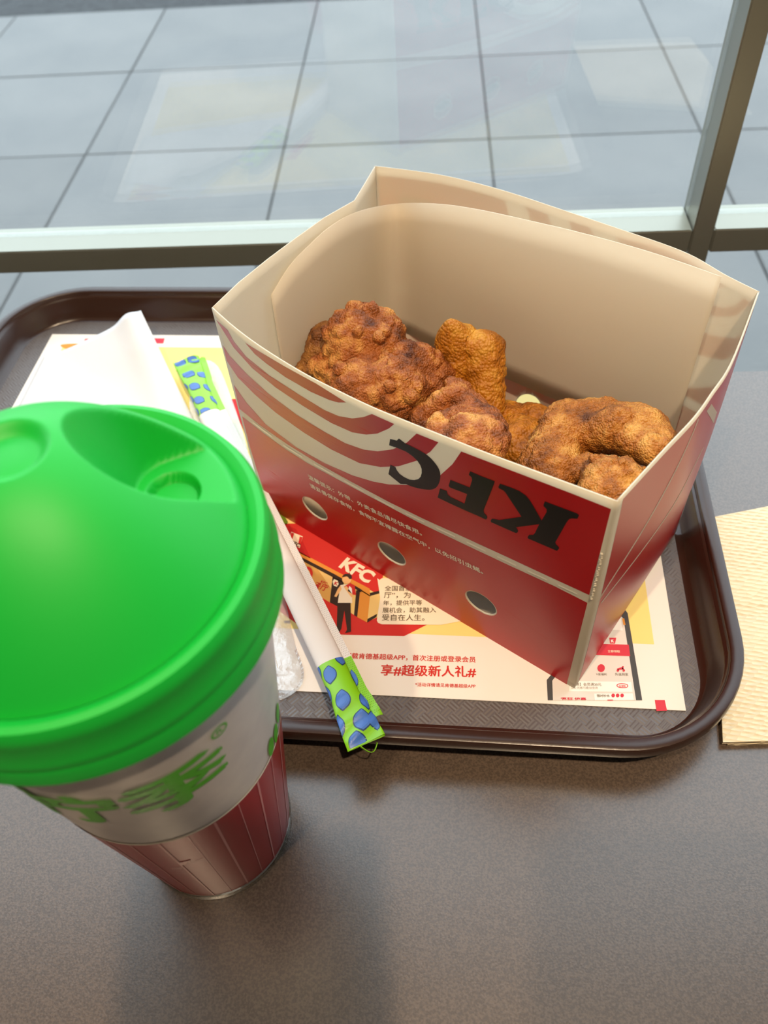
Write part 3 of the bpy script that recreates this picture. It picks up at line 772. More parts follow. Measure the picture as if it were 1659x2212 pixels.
# ================================================================== FRIED CHICKEN
def chicken_mat(name, c1, c2, c3, sc_=160):
    m = bpy.data.materials.new(name); m.use_nodes = True
    nt = m.node_tree; N = nt.nodes; L = nt.links; p = N['Principled BSDF']
    tc = N.new('ShaderNodeTexCoord')
    n1 = N.new('ShaderNodeTexNoise'); n1.inputs['Scale'].default_value = sc_; n1.inputs['Detail'].default_value = 8; n1.inputs['Roughness'].default_value = .65
    n2 = N.new('ShaderNodeTexNoise'); n2.inputs['Scale'].default_value = sc_ * .35; n2.inputs['Detail'].default_value = 5
    n3 = N.new('ShaderNodeTexVoronoi'); n3.inputs['Scale'].default_value = sc_ * 7
    for n in (n1, n2, n3): L.new(tc.outputs['Object'], n.inputs['Vector'])
    r1 = N.new('ShaderNodeValToRGB'); e = r1.color_ramp.elements
    e[0].position = .36; e[0].color = (*lin(c1), 1); e[1].position = .64; e[1].color = (*lin(c3), 1)
    k = r1.color_ramp.elements.new(.5); k.color = (*lin(c2), 1)
    ad = N.new('ShaderNodeMix'); ad.data_type = 'FLOAT'; ad.inputs[0].default_value = .55
    L.new(n1.outputs['Fac'], ad.inputs[2]); L.new(n2.outputs['Fac'], ad.inputs[3])
    L.new(ad.outputs[0], r1.inputs[0]); L.new(r1.outputs[0], p.inputs['Base Color'])
    p.inputs['Roughness'].default_value = .48; p.inputs['Specular IOR Level'].default_value = .4
    b1 = N.new('ShaderNodeBump'); b1.inputs['Strength'].default_value = .8; b1.inputs['Distance'].default_value = .0009
    L.new(n1.outputs['Fac'], b1.inputs['Height'])
    b2 = N.new('ShaderNodeBump'); b2.inputs['Strength'].default_value = .9; b2.inputs['Distance'].default_value = .0008; b2.invert = True
    L.new(n3.outputs['Distance'], b2.inputs['Height']); L.new(b1.outputs[0], b2.inputs['Normal'])
    L.new(b2.outputs[0], p.inputs['Normal'])
    return m
C_red = chicken_mat('crust_red_brown', (72, 30, 8), (160, 88, 34), (218, 156, 78), 150)
C_gold = chicken_mat('crust_golden', (104, 52, 6), (176, 106, 16), (218, 162, 60), 110)
C_mid = chicken_mat('crust_golden_brown', (90, 44, 8), (166, 98, 28), (216, 156, 74), 170)
C_dark = chicken_mat('crust_dark_brown', (64, 34, 10), (118, 68, 26), (172, 118, 54), 140)
def bxp(px, py, d):
    """point inside the box on the sight line of a pixel at depth d behind the front wall"""
    r = ray(px, py); o = np.array([0, 0, CAMZ]); t = (d - (o - BA) @ BV) / (r @ BV)
    return o + r * t
def chicken(name, blobs, label, material, seed, lump=.0022, lsc=150., crumb=.0010, csc=520., vox=.0008, spikes=(), nod=0, nr=(.0012, .0030)):
    """blobs: (centre, (rx,ry,rz) or r, optional second centre -> capsule)"""
    bm = bmesh.new()
    for b in blobs:
        c = np.array(b[0]); r = b[1]
        ends = [(c, r)]
        if len(b) > 2:
            c2 = np.array(b[2]); r2 = b[3] if len(b) > 3 else r
            n = max(2, int(np.linalg.norm(c2 - c) / (min(r, r2) * .35)) + 1)
            ends = [(c + (c2 - c) * i / n, r + (r2 - r) * i / n) for i in range(n + 1)]
        for cc, r_ in ends:
            bmesh.ops.create_icosphere(bm, subdivisions=3, radius=r_, matrix=Matrix.Translation(Vector(cc)))
    rg = np.random.default_rng(seed)
    bl_ = [(np.array(b[0]), b[1]) for b in blobs]
    for _ in range(nod):
        c, r = bl_[rg.integers(len(bl_))]; dv = rg.normal(size=3); dv[2] = abs(dv[2]) * .8 + .1; dv[1] -= .5; dv /= np.linalg.norm(dv)
        bmesh.ops.create_icosphere(bm, subdivisions=2, radius=rg.uniform(*nr), matrix=Matrix.Translation(Vector(c + dv * r * rg.uniform(.92, 1.05))))
    me = bpy.data.meshes.new('tmp'); bm.to_mesh(me); bm.free()
    ob = bpy.data.objects.new('tmp', me); COL.objects.link(ob)
    md = ob.modifiers.new('r', 'REMESH'); md.mode = 'VOXEL'; md.voxel_size = vox
    ms = ob.modifiers.new('s', 'SMOOTH'); ms.factor = .5; ms.iterations = 4
    dg = bpy.context.evaluated_depsgraph_get(); dg.update()
    m2 = bpy.data.meshes.new_from_object(ob.evaluated_get(dg))
    bpy.data.objects.remove(ob); bpy.data.meshes.remove(me)
    nv = len(m2.vertices)
    co = np.empty(nv * 3); m2.vertices.foreach_get('co', co); co = co.reshape(-1, 3)
    no = np.empty(nv * 3); m2.vertices.foreach_get('normal', no); no = no.reshape(-1, 3)
    q = co + seed * 1.7
    warp = np.stack([fbm(q * 90, 2, seed + k) - .5 for k in (10, 20, 30)], 1)
    w1 = worley((q + warp * .006) * lsc, seed); big = np.sqrt(np.clip(1 - (w1 / .98) ** 2, 0, 1))
    mask = np.clip((fbm(q * 60, 3, seed + 5) - .38) * 4, 0, 1)
    w2 = worley((q + warp * .003) * csc, seed + 9); small = np.sqrt(np.clip(1 - (w2 / .95) ** 2, 0, 1))
    w3 = worley(q * csc * 2.2, seed + 19); small = small + .45 * np.sqrt(np.clip(1 - (w3 / .95) ** 2, 0, 1)) - .3
    m2_ = np.clip((fbm(q * 140, 3, seed + 6) - .36) * 4, 0, 1); small = small * (.3 + .7 * m2_)
    disp = (fbm(q * 55, 3, seed + 2) - .5) * .006 + (big - .5) * lump * (.35 + .65 * mask) + (small - .4) * crumb * (.5 + .5 * mask) + (fbm(q * 900, 2, seed + 3) - .5) * .0007
    co = co + no * disp[:, None]
    for c, rad, vec in spikes:
        dd = np.linalg.norm(co - np.array(c), axis=1); w = np.clip(1 - dd / rad, 0, 1) ** 1.5
        co = co + w[:, None] * np.array(vec)
    base = co.min(0); ctr = (co.max(0) + co.min(0)) / 2; org = np.array([ctr[0], ctr[1], base[2]])
    m2.vertices.foreach_set('co', (co - org).ravel()); m2.name = name
    m2.materials.clear(); m2.materials.append(material)
    m2.polygons.foreach_set('use_smooth', [True] * len(m2.polygons)); m2.update()
    o = bpy.data.objects.new(name, m2); COL.objects.link(o); o.location = org
    tag(o, label, 'fried chicken', 'fried chicken pieces in the box')
    return o
ZB = BA[2] + .004
def dn(px, py, d, z):
    p = bxp(px, py, d); return np.array([p[0], p[1], z])
chicken('chicken_thigh', [(bxp(790, 755, .052), .0185), (bxp(745, 800, .042), .0125), (bxp(850, 850, .040), .016), (bxp(790, 850, .033), .016), (bxp(880, 795, .054), .012),
                          (bxp(745, 765, .050), .009), (bxp(915, 830, .056), .010), (bxp(735, 825, .038), .009), (bxp(800, 810, .045), .016, bl(.140, .045, .018), .022)],
        'largest knobbly red-brown crispy chicken thigh at the box\'s left', C_red, 3, lump=.0062, lsc=165., crumb=.0024, csc=420., nod=130, nr=(.0011, .0027))
chicken('chicken_piece', [(bxp(706, 742, .050), .0090, bxp(680, 805, .038), .0090), (bl(.160, .060, .012), .011, bxp(694, 778, .045), .0095)],
        'narrow dark brown chicken piece behind the knobbly thigh', C_dark, 5, lump=.002, crumb=.0014, csc=420, nod=20)
chicken('chicken_wing', [(bxp(995, 752, .078), .0095, bxp(980, 870, .068), .0105), (bxp(1046, 760, .080), .0085, bxp(1048, 870, .070), .0100), (bxp(1015, 870, .068), .0120, bl(.105, .075, .008), .015)],
        'upright golden wing piece with a pointed tip standing in the middle', C_gold, 8, lump=.0022, crumb=.0012, csc=380, nod=14, nr=(.0010, .0020), spikes=[(bxp(980, 738, .074), .010, (-.0010, .004, .019))])
chicken('chicken_piece', [(bxp(985, 858, .048), .0062, bxp(915, 910, .034), .0056), (bxp(985, 858, .048), .0062, bxp(1060, 925, .040), .0066), (bxp(1000, 905, .056), .011), (bxp(1015, 965, .020), .013),
                          (bxp(955, 950, .018), .008), (bxp(1050, 960, .028), .009), (bxp(1000, 940, .034), .013, bl(.088, .032, .010), .018)],
        'arched reddish chicken piece in front of the upright wing', C_red, 13, lump=.0030, lsc=190, crumb=.0020, csc=400, nod=50, nr=(.0010, .0024))
chicken('chicken_piece', [(bxp(1098, 922, .075), .0125), (bxp(1150, 922, .080), .0110), (bxp(1120, 972, .060), .0140), (bxp(1170, 945, .074), .008), (bxp(1120, 960, .066), .0140, bl(.066, .066, .006), .018)],
        'smooth yellow-gold chicken piece in front of the bright hole', C_gold, 21, lump=.0026, crumb=.0010, csc=420, nod=16, nr=(.0010, .0022))
chicken('chicken_wing', [(bxp(1222, 925, .058), .0095, bxp(1180, 1015, .036), .0125), (bxp(1200, 1025, .034), .010), (bxp(1158, 1018, .034), .0085), (bxp(1232, 915, .060), .0090, bxp(1300, 905, .068), .0095),
                         (bxp(1260, 935, .058), .0085, bxp(1330, 930, .060), .0100), (bxp(1300, 905, .068), .0095, bxp(1395, 932, .064), .0095), (bxp(1335, 940, .060), .0085, bxp(1420, 975, .052), .0062), (bxp(1395, 932, .064), .0090, bxp(1440, 965, .058), .0060),
                         (bxp(1185, 1005, .038), .0115, bl(.046, .036, .010), .013)],
        'bent grainy golden-brown wing along the right end of the box', C_mid, 34, lump=.0016, lsc=190, crumb=.0017, csc=560, nod=60, nr=(.0008, .0016))
chicken('chicken_piece', [(bxp(1325, 1058, .028), .0118), (bxp(1270, 1012, .040), .0050), (bxp(1350, 1030, .036), .0075), (bxp(1300, 1025, .036), .0070), (bxp(1325, 1058, .028), .0118, bl(.022, .030, .008), .013)],
        'rough golden chicken nub under the bent wing, nearest corner', C_mid, 55, lump=.0028, lsc=190, crumb=.0020, csc=440, nod=40, nr=(.0010, .0022))

# ================================================================== CUP
CC = np.array([-.0910, .1210]); ZC0 = Z_TABLE + .0003
def cr(z): return .0292 + (z - ZC0) * .1075
class Cone:
    """outer wall of the cup: s = angle * 0.042, t = height"""
    sgn = 1
    def to2(self, px, py):
        o = np.array([0, 0, CAMZ]); d = ray(px, py); d = d / np.linalg.norm(d)
        ox, oy = o[0] - CC[0], o[1] - CC[1]; k = .1075; c0 = .0292 - ZC0 * k
        a = d[0] ** 2 + d[1] ** 2 - (k * d[2]) ** 2
        b = 2 * (ox * d[0] + oy * d[1] - (c0 + k * o[2]) * k * d[2])
        c = ox * ox + oy * oy - (c0 + k * o[2]) ** 2
        t = (-b - math.sqrt(max(b * b - 4 * a * c, 0))) / (2 * a); p = o + d * t
        return (math.atan2(p[1] - CC[1], p[0] - CC[0]) * .042, p[2])
    def to3(self, s, t, off=0.0):
        a = s / .042; r = cr(t) + off
        return np.array([CC[0] + r * math.cos(a), CC[1] + r * math.sin(a), t])
CN = Cone()
cup = empty('drink_cup', (CC[0], CC[1], Z_TABLE), 'tall frosted plastic cup with green lid and red lower band, beside the tray', 'cup')
m_cup = mat('frosted_plastic', (232, 226, 220), .32, .5, trans=.22, vary=(45, (206, 200, 198), .15))
m_band = mat('red_cup_print', (158, 28, 40), .28, .5)
m_bandline = mat('pale_cup_line', (206, 134, 132), .3, .5)
m_clear = glass_mat('clear_plastic', (.93, .94, .92), .08)
m_lid = mat('green_lid_plastic', (14, 164, 50), .50, .35)
m_gtext = mat('green_cup_print', (74, 172, 30), .35, .5)
def revolve(name, prof_, material, parent, n=96, cap0=False, cap1=False, a0=0, a1=2 * math.pi):
    full = abs(a1 - a0 - 2 * math.pi) < 1e-6
    ang = [a0 + (a1 - a0) * i / n for i in range(n if full else n + 1)]
    V = [np.array([CC[0] + r * math.cos(a), CC[1] + r * math.sin(a), z]) for a in ang for r, z in prof_]
    m_ = len(prof_); Fc = grid_faces(len(ang), m_, cu=full)
    if cap0: Fc.append(tuple(i * m_ for i in range(len(ang))))
    if cap1: Fc.append(tuple(i * m_ + m_ - 1 for i in range(len(ang))))
    o = mesh(name, V, Fc, material, parent); return fixnormals(o, 35)
ZBND, ZBB, ZRIM = .0640, ZC0 + .0040, .1395
zs = np.linspace(ZC0, ZRIM, 30)
revolve('cup_wall', [(cr(z), z) for z in zs] + [(cr(z) - .0006, z) for z in zs[::-1]] , m_cup, cup)
revolve('cup_base', [(.0002, ZC0 + .003), (cr(ZC0) - .003, ZC0 + .003), (cr(ZC0) - .001, ZC0 + .001)], m_cup, cup, cap0=False)
revolve('tea', [(.0002, ZC0 + .0034)] + [(cr(z) - .0009, z) for z in np.linspace(ZC0 + .0034, .105, 10)] + [(.0002, .105)], mat('pale_tea', (190, 182, 172), .2, .5), cup, n=64)
# red lower band, split by a white label strip at the right
aS = CN.to2(628, 1660)[0] / .042
revolve('red_band', [(cr(z) + .00025, z) for z in np.linspace(ZBB, ZBND, 14)], m_band, cup, a0=aS - 2 * math.pi + .26, a1=aS - .02, n=120)
revolve('band_edge', [(cr(z) + .00030, z) for z in (ZBND, ZBND + .0012)], m_dash, cup)
for k in range(26):
    a = aS - .06 - k * .224
    if a < aS - 2 * math.pi + .3: break
    w = .0105 if k % 2 else .005
    V = []
    for i in range(9):
        z = ZBB + (ZBND - ZBB) * i / 8
        for sg in (-1, 1): V.append(CN.to3((a + sg * w + .03 * i / 8) * .042, z, .0004))
    mesh('band_line', V, grid_faces(9, 2), m_bandline, cup)
for i, (a, z, ln) in enumerate(((.06, .052, .010), (.10, .040, .012), (.05, .030, .008), (.12, .018, .010))):
    decal('label_mark', CN, [[((aS + a) * .042, z), ((aS + a + .02) * .042, z), ((aS + a + .02) * .042, z + ln), ((aS + a) * .042, z + ln)]], m_black, cup, 6, px=False)
# green lettering and leaf marks
b0 = CN.to2(182, 1768); b1 = CN.to2(385, 1730)
zt_ = (b0[1] + b1[1]) / 2
s0 = CN.to2(78, 1722)[0]; s1 = CN.to2(482, 1648)[0]
text_on('green_lettering', CN, '柠季', (math.radians(-118) * .042, .0935), (math.radians(-40.5) * .042, .0935), m_gtext, cup, 6, hscale=.90, fat=.034, px=False, refine=.10)
for p in ((598, 1540), (594, 1583), (584, 1612)):
    c = CN.to2(*p)
    decal('green_slice', CN, [[(c[0] + .0022 * math.cos(t), c[1] + .0058 * math.sin(t)) for t in np.linspace(0, 6.283, 17)[:-1]]], m_gtext, cup, 6, px=False)
cR = CN.to2(472, 1577)
decal('registered_mark', CN, [[[(cR[0] + .0026 * math.cos(t), cR[1] + .0026 * math.sin(t)) for t in np.linspace(0, 6.283, 17)[:-1]], [(cR[0] + .0020 * math.cos(t), cR[1] + .0020 * math.sin(t)) for t in np.linspace(0, 6.283, 17)[:-1]]]], m_gtext, cup, 6, px=False)
text_on('registered_letter', CN, 'R', (cR[0] - .0009, cR[1] - .0012), (cR[0] + .0010, cR[1] - .0012), m_gtext, cup, 6, px=False)
# small cream emblem and lines low on the red band
e0 = CN.to2(404, 1862)
decal('band_emblem', CN, [[(e0[0] - .0030, e0[1] - .0012), (e0[0] - .0020, e0[1] + .0028), (e0[0] + .0022, e0[1] + .0030), (e0[0] + .0012, e0[1] - .0006), (e0[0] + .0004, e0[1] + .0014), (e0[0] - .0006, e0[1] - .0010)]], m_bandline, cup, 8, px=False)
for dx, dz, ln in ((.0030, -.0004, .004), (-.0075, -.0045, .005), (-.0075, -.0058, .004), (-.015, -.007, .004)):
    decal('band_emblem_line', CN, [[(e0[0] + dx, e0[1] + dz), (e0[0] + dx + ln, e0[1] + dz), (e0[0] + dx + ln, e0[1] + dz + .0005), (e0[0] + dx, e0[1] + dz + .0005)]], m_bandline, cup, 8, px=False)
revolve('foot_ring', [(cr(ZC0) + .0003, ZC0), (cr(ZC0) + .0012, ZC0 + .0004), (cr(ZBB) + .0008, ZBB), (cr(ZBB) + .0002, ZBB + .0004)], m_clear, cup)

# lid: skirt, bead, dome with scooped drinking recesses
ZL0, ZL1, RD, HD = .1385, .1600, .0455, .0350
lid_parent = revolve('lid', [(.0492, ZL0 + .0004), (.0506, ZL0), (.0513, ZL0 + .0008), (.0513, ZL0 + .0060), (.0509, ZL0 + .0072), (.0515, ZL0 + .0088), (.0511, ZL0 + .0104),
                             (.0505, ZL0 + .0170), (.0507, ZL1 - .0035), (.0506, ZL1 - .0010), (.0496, ZL1 + .0010), (.0480, ZL1 + .0014), (.0466, ZL1 + .0006), (RD, ZL1 - .0002)], m_lid, cup)
hc = at(372, 1062, ZL1 + .0035)[:2] - CC
ad = math.atan2(hc[1], hc[0])
def sst(x): x = np.clip(x, 0, 1); return x * x * (3 - 2 * x)
def smin(a, b, k): h = np.clip(.5 + .5 * (b - a) / k, 0, 1); return b + (a - b) * h - k * h * (1 - h)
nr, na = 150, 300
rr = RD * np.linspace(0, 1, nr) ** .85; aa = np.linspace(0, 2 * math.pi, na + 1)[:-1]
Rg, Ag = np.meshgrid(rr, aa, indexing='ij')
xg, yg = Rg * np.cos(Ag), Rg * np.sin(Ag)
zg = ZL1 + HD * (1 - (Rg / RD) ** 2.0)
def scoop(z, ang, rq, rho, zf, k):
    qx, qy = rq * math.cos(ang), rq * math.sin(ang)
    # elongated towards the middle of the dome
    er = np.array([math.cos(ang), math.sin(ang)])
    dr = (xg - qx) * er[0] + (yg - qy) * er[1]; dt = -(xg - qx) * er[1] + (yg - qy) * er[0]
    d = np.sqrt(np.where(dr < 0, dr * .92, dr * .3) ** 2 + (dt * .80) ** 2)
    wall = zf + k * np.clip(d - rho, 0, 1)
    return smin(z, wall, .0012)
zg = scoop(zg, ad, .0300, .0092, ZL1 + .0030, 4.0)
zg = zg - .0036 * sst((.0100 - Rg) / .0045)             # shallow dimple at the crown
zg = np.where(np.hypot(xg - hc[0], yg - hc[1]) < .02, zg - .0034 * sst((.0071 - np.hypot(xg - hc[0], yg - hc[1])) / .0009), zg)
V = np.stack([xg + CC[0], yg + CC[1], zg], -1).reshape(-1, 3)
Fc = grid_faces(nr, na, cv=True)
o = mesh('lid_dome', V, Fc, m_lid, lid_parent); fixnormals(o)
a = np.linspace(0, 2 * math.pi, 33)[:-1]
zp = ZL1 + .0030 - .0034 + .0003
mesh('sip_plug', [(CC[0] + hc[0] + .0056 * math.cos(t), CC[1] + hc[1] + .0056 * math.sin(t), zp + .0006) for t in a] + [(CC[0] + hc[0] + .0061 * math.cos(t), CC[1] + hc[1] + .0061 * math.sin(t), zp) for t in a],
     [tuple(range(32))] + [(i, 32 + i, 32 + (i + 1) % 32, (i + 1) % 32) for i in range(32)], m_lid, lid_parent, smooth=False)

# ================================================================== WRAPPED STRAW
m_wrap = mat('straw_paper', (240, 236, 232), .5, .35, bump=(260, .12, .0004), trans=.15)
m_wgreen = mat('green_wrap_print', (132, 200, 24), .38, .5, bump=(220, .15, .0005))
m_wblue = mat('blue_wrap_print', (66, 112, 190), .38, .5)
m_wdark = mat('dark_blue_wrap_print', (34, 66, 110), .38, .5)
ctrl = [at(400, 772, -.0070), at(424, 830, -.0066), at(452, 892, -.0060), at(557, 1107, -.0004), at(638, 1273, .0020), at(714, 1432, .0022), at(746, 1502, .0046), at(766, 1548, .0056), at(795, 1610, .0046)]
cl = [0]
for i in range(1, len(ctrl)): cl.append(cl[-1] + np.linalg.norm(ctrl[i] - ctrl[i - 1]))
SL = cl[-1]
def center(l):
    i = 0
    while i < len(cl) - 2 and cl[i + 1] < l: i += 1
    f = (l - cl[i]) / (cl[i + 1] - cl[i]); return ctrl[i] * (1 - f) + ctrl[i + 1] * f
def cen(l):
    return (center(max(l - .006, 0)) + center(l) + center(min(l + .006, SL))) / 3 if .006 < l < SL - .006 else center(l)
def frame(l):
    t = center(min(l + .004, SL)) - center(max(l - .004, 0)); t /= np.linalg.norm(t)
    s = np.cross(UPZ, t); s /= np.linalg.norm(s)            # towards the box
    return t, s, np.cross(t, s)
L_G0, L_G1 = cl[2], cl[5]                                   # far green end .. near green end
W0 = .0061                                                  # half width of the tube part
def wsurf(l, w, off=0.0):
    """w in -1..1 across the tube, 1..1.9 over the flat seam fin (towards the box)"""
    t, s, n = frame(l)
    far = np.clip((cl[1] - l) / cl[1], 0, 1); near = np.clip((l - (cl[6])) / (SL - cl[6]), 0, 1)
    flat = max(far ** .6 if far > 0 else 0, near ** .7 if near > 0 else 0)
    hw = W0 * (1 + .36 * flat); hh = .0031 * (1 - .80 * flat)
    if w <= 1:
        a = w * math.pi / 2
        x = hw * math.sin(a); y = hh * math.cos(a) ** .8 if abs(w) < 1 else 0
    else:
        x = hw + (w - 1) * .0038; y = .0002
    cr_ = .0006 * math.sin(l * 900 + w * 3) * flat + .0004 * math.sin(l * 410 + w * 5)* flat
    return cen(l) + s * x + n * (y - .0012 + cr_ + off)
straw = empty('wrapped_straw', tuple(cen(SL / 2) - UPZ * .004), 'paper-wrapped drinking straw with green ends printed with blue lemons', 'straw')
def wrap_part(name, l0, l1, material, nl, w0=-1.0, w1=1.0, nw=14, under=True, ends=None):
    ls = np.linspace(l0, l1, nl); ws = np.linspace(w0, w1, nw)
    V = [wsurf(l, w) for l in ls for w in ws]; Fc = grid_faces(nl, nw)
    if under:
        b = len(V)
        for l in ls:
            t, s, n = frame(l)
            for w in ws:
                p = wsurf(l, w); c = cen(l) - n * .0012
                h = (p - c) @ n
                V.append(p - n * (h * 1.7 + .0003))
        Fc += [tuple(reversed(f)) for f in grid_faces(nl, nw, off=b)]
        for i in range(nl - 1):
            Fc.append((i * nw, b + i * nw, b + (i + 1) * nw, (i + 1) * nw)); j = nw - 1
            Fc.append((i * nw + j, (i + 1) * nw + j, b + (i + 1) * nw + j, b + i * nw + j))
    o = mesh(name, V, Fc, material, straw); return fixnormals(o, 60)
sl = wrap_part('sleeve', L_G0, L_G1, m_wrap, 60)
fe = wrap_part('green_end', .0005, L_G0, m_wgreen, 26)
ne = wrap_part('green_end', L_G1, SL - .0015, m_wgreen, 34)
def fin(name, l0, l1, material, nl, parent):
    ls = np.linspace(l0, l1, nl); V = []
    for off in (0, -.0003):
        V += [wsurf(l, w, off) for l in ls for w in (.98, 1.3, 1.6, 1.9)]
    Fc = grid_faces(nl, 4) + [tuple(reversed(f)) for f in grid_faces(nl, 4, off=nl * 4)]
    for i in range(nl - 1): Fc.append((i * 4 + 3, (i + 1) * 4 + 3, nl * 4 + (i + 1) * 4 + 3, nl * 4 + i * 4 + 3))
    return fixnormals(mesh(name, V, Fc, material, parent), 60)
f1 = fin('seam_fin', L_G0, L_G1, m_wrap, 50, sl)
fin('seam_fin', .004, L_G0, m_wgreen, 16, fe)
f3 = fin('seam_fin', L_G1, SL - .010, m_wgreen, 20, ne)
# embossed dots of the seam, their relief shade put into a darker colour
def dots(name, l0, l1, material, parent):
    V = []; Fc = []
    l = l0; k = 0
    while l < l1:
        for q in range(4):
            w = 1.12 + q * .2 + (.1 if k % 2 else 0); r = .00026
            b = len(V)
            V += [wsurf(l - r, w, .00012), wsurf(l, w + r / .0048, .00012), wsurf(l + r, w, .00012), wsurf(l, w - r / .0048, .00012)]; Fc.append((b, b + 1, b + 2, b + 3))
        l += .0011; k += 1
    o = mesh(name, V, Fc, material, parent, smooth=False); o['kind'] = 'stuff'; return o
m_dot = mat('seam_dot_shade', (188, 182, 182), .5, .3); m_dotg = mat('seam_dot_shade_green', (96, 150, 18), .4, .4)
dots('embossed_dots', L_G0 + .002, L_G1 - .001, m_dot, f1)
dots('embossed_dots', L_G1 + .001, SL - .011, m_dotg, f3)
# lemons
def lemon(l, w, parent, rl=.0050, rw=.62, rot=.35, material=None, grow=1.0, off=.00012):
    V = []; K = 26
    for k in range(K):
        a = 2 * math.pi * k / K; rad = 1.0 + .20 * max(0, math.cos(a)) ** 24 + .20 * max(0, -math.cos(a)) ** 24
        u_ = math.cos(a) * rad * grow; v_ = math.sin(a) * .86 * grow
        x = u_ * math.cos(rot) - v_ * math.sin(rot); y = u_ * math.sin(rot) + v_ * math.cos(rot)
        ww = min(max(w + y * rw, -1), 1.88); ll = min(max(l + x * rl, parent[1]), parent[2])
        V.append((ll, ww))
    pts, tris = tess([V])
    # refine by inner ring so the print bends with the paper
    cx, cy = sum(p[0] for p in V) / K, sum(p[1] for p in V) / K
    W = []; Fc = []
    for f in (1.0, .75, .5, .25):
        W += [wsurf(cx + (p[0] - cx) * f, cy + (p[1] - cy) * f, off) for p in V]
    W.append(wsurf(cx, cy, off))
    for q in range(3):
        for k in range(K): Fc.append((q * K + k, q * K + (k + 1) % K, (q + 1) * K + (k + 1) % K, (q + 1) * K + k))
    for k in range(K): Fc.append((3 * K + k, 3 * K + (k + 1) % K, 4 * K))
    mesh('lemon_print', W, Fc, material or m_wblue, parent[0], smooth=False)
FE = (fe, .001, L_G0); NE = (ne, L_G1, SL - .002)
def lemon2(l, w, P, rot, rl=.0043, rw=.46):
    lemon(l, w, P, rl, rw, rot, m_wdark, 1.14, .00010); lemon(l, w, P, rl, rw, rot, m_wblue, 1.0, .00022)
def proj(p):
    v = M.T @ (np.asarray(p) - np.array([0, 0, CAMZ])); return np.array([CX + F * v[0] / v[2], CY + F * v[1] / v[2]])
_lw = {}
def find_lw(P, px, py):
    k = P[0].name
    if k not in _lw:
        lw = [(l, w) for l in np.linspace(P[1], P[2], 48) for w in np.linspace(-1, 1.8, 29)]
        _lw[k] = (lw, np.array([proj(wsurf(l, w)) for l, w in lw]))
    lw, pr = _lw[k]; i = int(np.argmin(((pr - np.array([px, py])) ** 2).sum(1)))
    return lw[i]
for x, y in ((420, 540), (850, 470), (690, 810), (1030, 830), (815, 1130), (1180, 1150), (955, 1480), (1340, 1470), (1110, 1770), (560, 1200), (690, 1520), (850, 1830)):
    l, w = find_lw(FE, 350 + x * .08439, 740 + y * .08439)
    lemon2(l, w, FE, .75, .0034, .34)
for x, y in ((640, 150), (425, 465), (870, 540), (650, 935), (1070, 950), (610, 1390), (1010, 1285), (150, 470), (330, 880), (1240, 1270), (900, 1700)):
    l, w = find_lw(NE, 660 + x * .12055, 1400 + y * .12055)
    lemon2(l, w, NE, -.30, .0036, .36)
# torn curl at the near tip
V = []
for i in range(13):
    a = i / 12; t, s, n = frame(SL - .002)
    c = cen(SL - .0025) - s * .0030 + s * (.0075 * a) + t * (.0012 + .0028 * math.sin(a * 3.1)) - n * (.0012 + .0045 * math.sin(a * 2.2))
    for sg in (-1, 1): V.append(c + n * sg * (.0016 - .0011 * a) + t * sg * .0004)
o = mesh('torn_curl', V, grid_faces(13, 2), m_wgreen, ne)
md = o.modifiers.new('t', 'SOLIDIFY'); md.thickness = .0003

# ================================================================== WHITE TISSUE on the placemat
m_tis = mat('white_tissue', (246, 246, 248), .8, .2, bump=(220, .08, .0004), trans=.35)
zp_ = ZM + .0016
c1, c2, c3, c4 = at(305, 673, .003), at(500, 1068, zp_ + .001), at(-10, 985, zp_), at(96, 768, zp_)
V = []; n_t = 36
for i in range(n_t + 1):
    for j in range(n_t + 1):
        a, b = i / n_t, j / n_t                     # a: left->right, b: near->far
        lo = c3 * (1 - a) + c2 * a; hi = np.array([*(c4 * (1 - a) + c1 * a)[:2], zp_]); p = lo * (1 - b) + hi * b
        k = np.clip((a + b - 1.0), 0, 1)
        z = zp_ + (c1[2] - zp_) * (k ** 1.5) * np.clip(1.25 * b, 0, 1) + .0012 * math.sin(a * 6 + b * 4) * (1 - k) * .4
        # ridge running from the lifted corner towards the near right edge
        z += .0040 * math.exp(-((a - .86) / .10) ** 2) * (b ** .7)
        V.append((p[0], p[1], max(z, zp_)))
tis = empty('white_tissue', tuple(np.array([*((c2 + c4) / 2)[:2], ZM])), 'white paper tissue with one raised corner, left of the wrapped straw', 'tissue')
o = mesh('tissue_sheet', V, grid_faces(n_t + 1, n_t + 1), m_tis, tis)
md = o.modifiers.new('t', 'SOLIDIFY'); md.thickness = .0003; md.offset = 1
# second ply lying flat below
V2 = [np.array([v[0] * .985 + ((c1 + c3) / 2)[0] * .015 - .003, v[1] - .004, ZM + .0006 + .0002 * math.sin(i)]) for i, v in enumerate(V)]
o = mesh('lower_ply', V2, grid_faces(n_t + 1, n_t + 1), m_tis, tis)

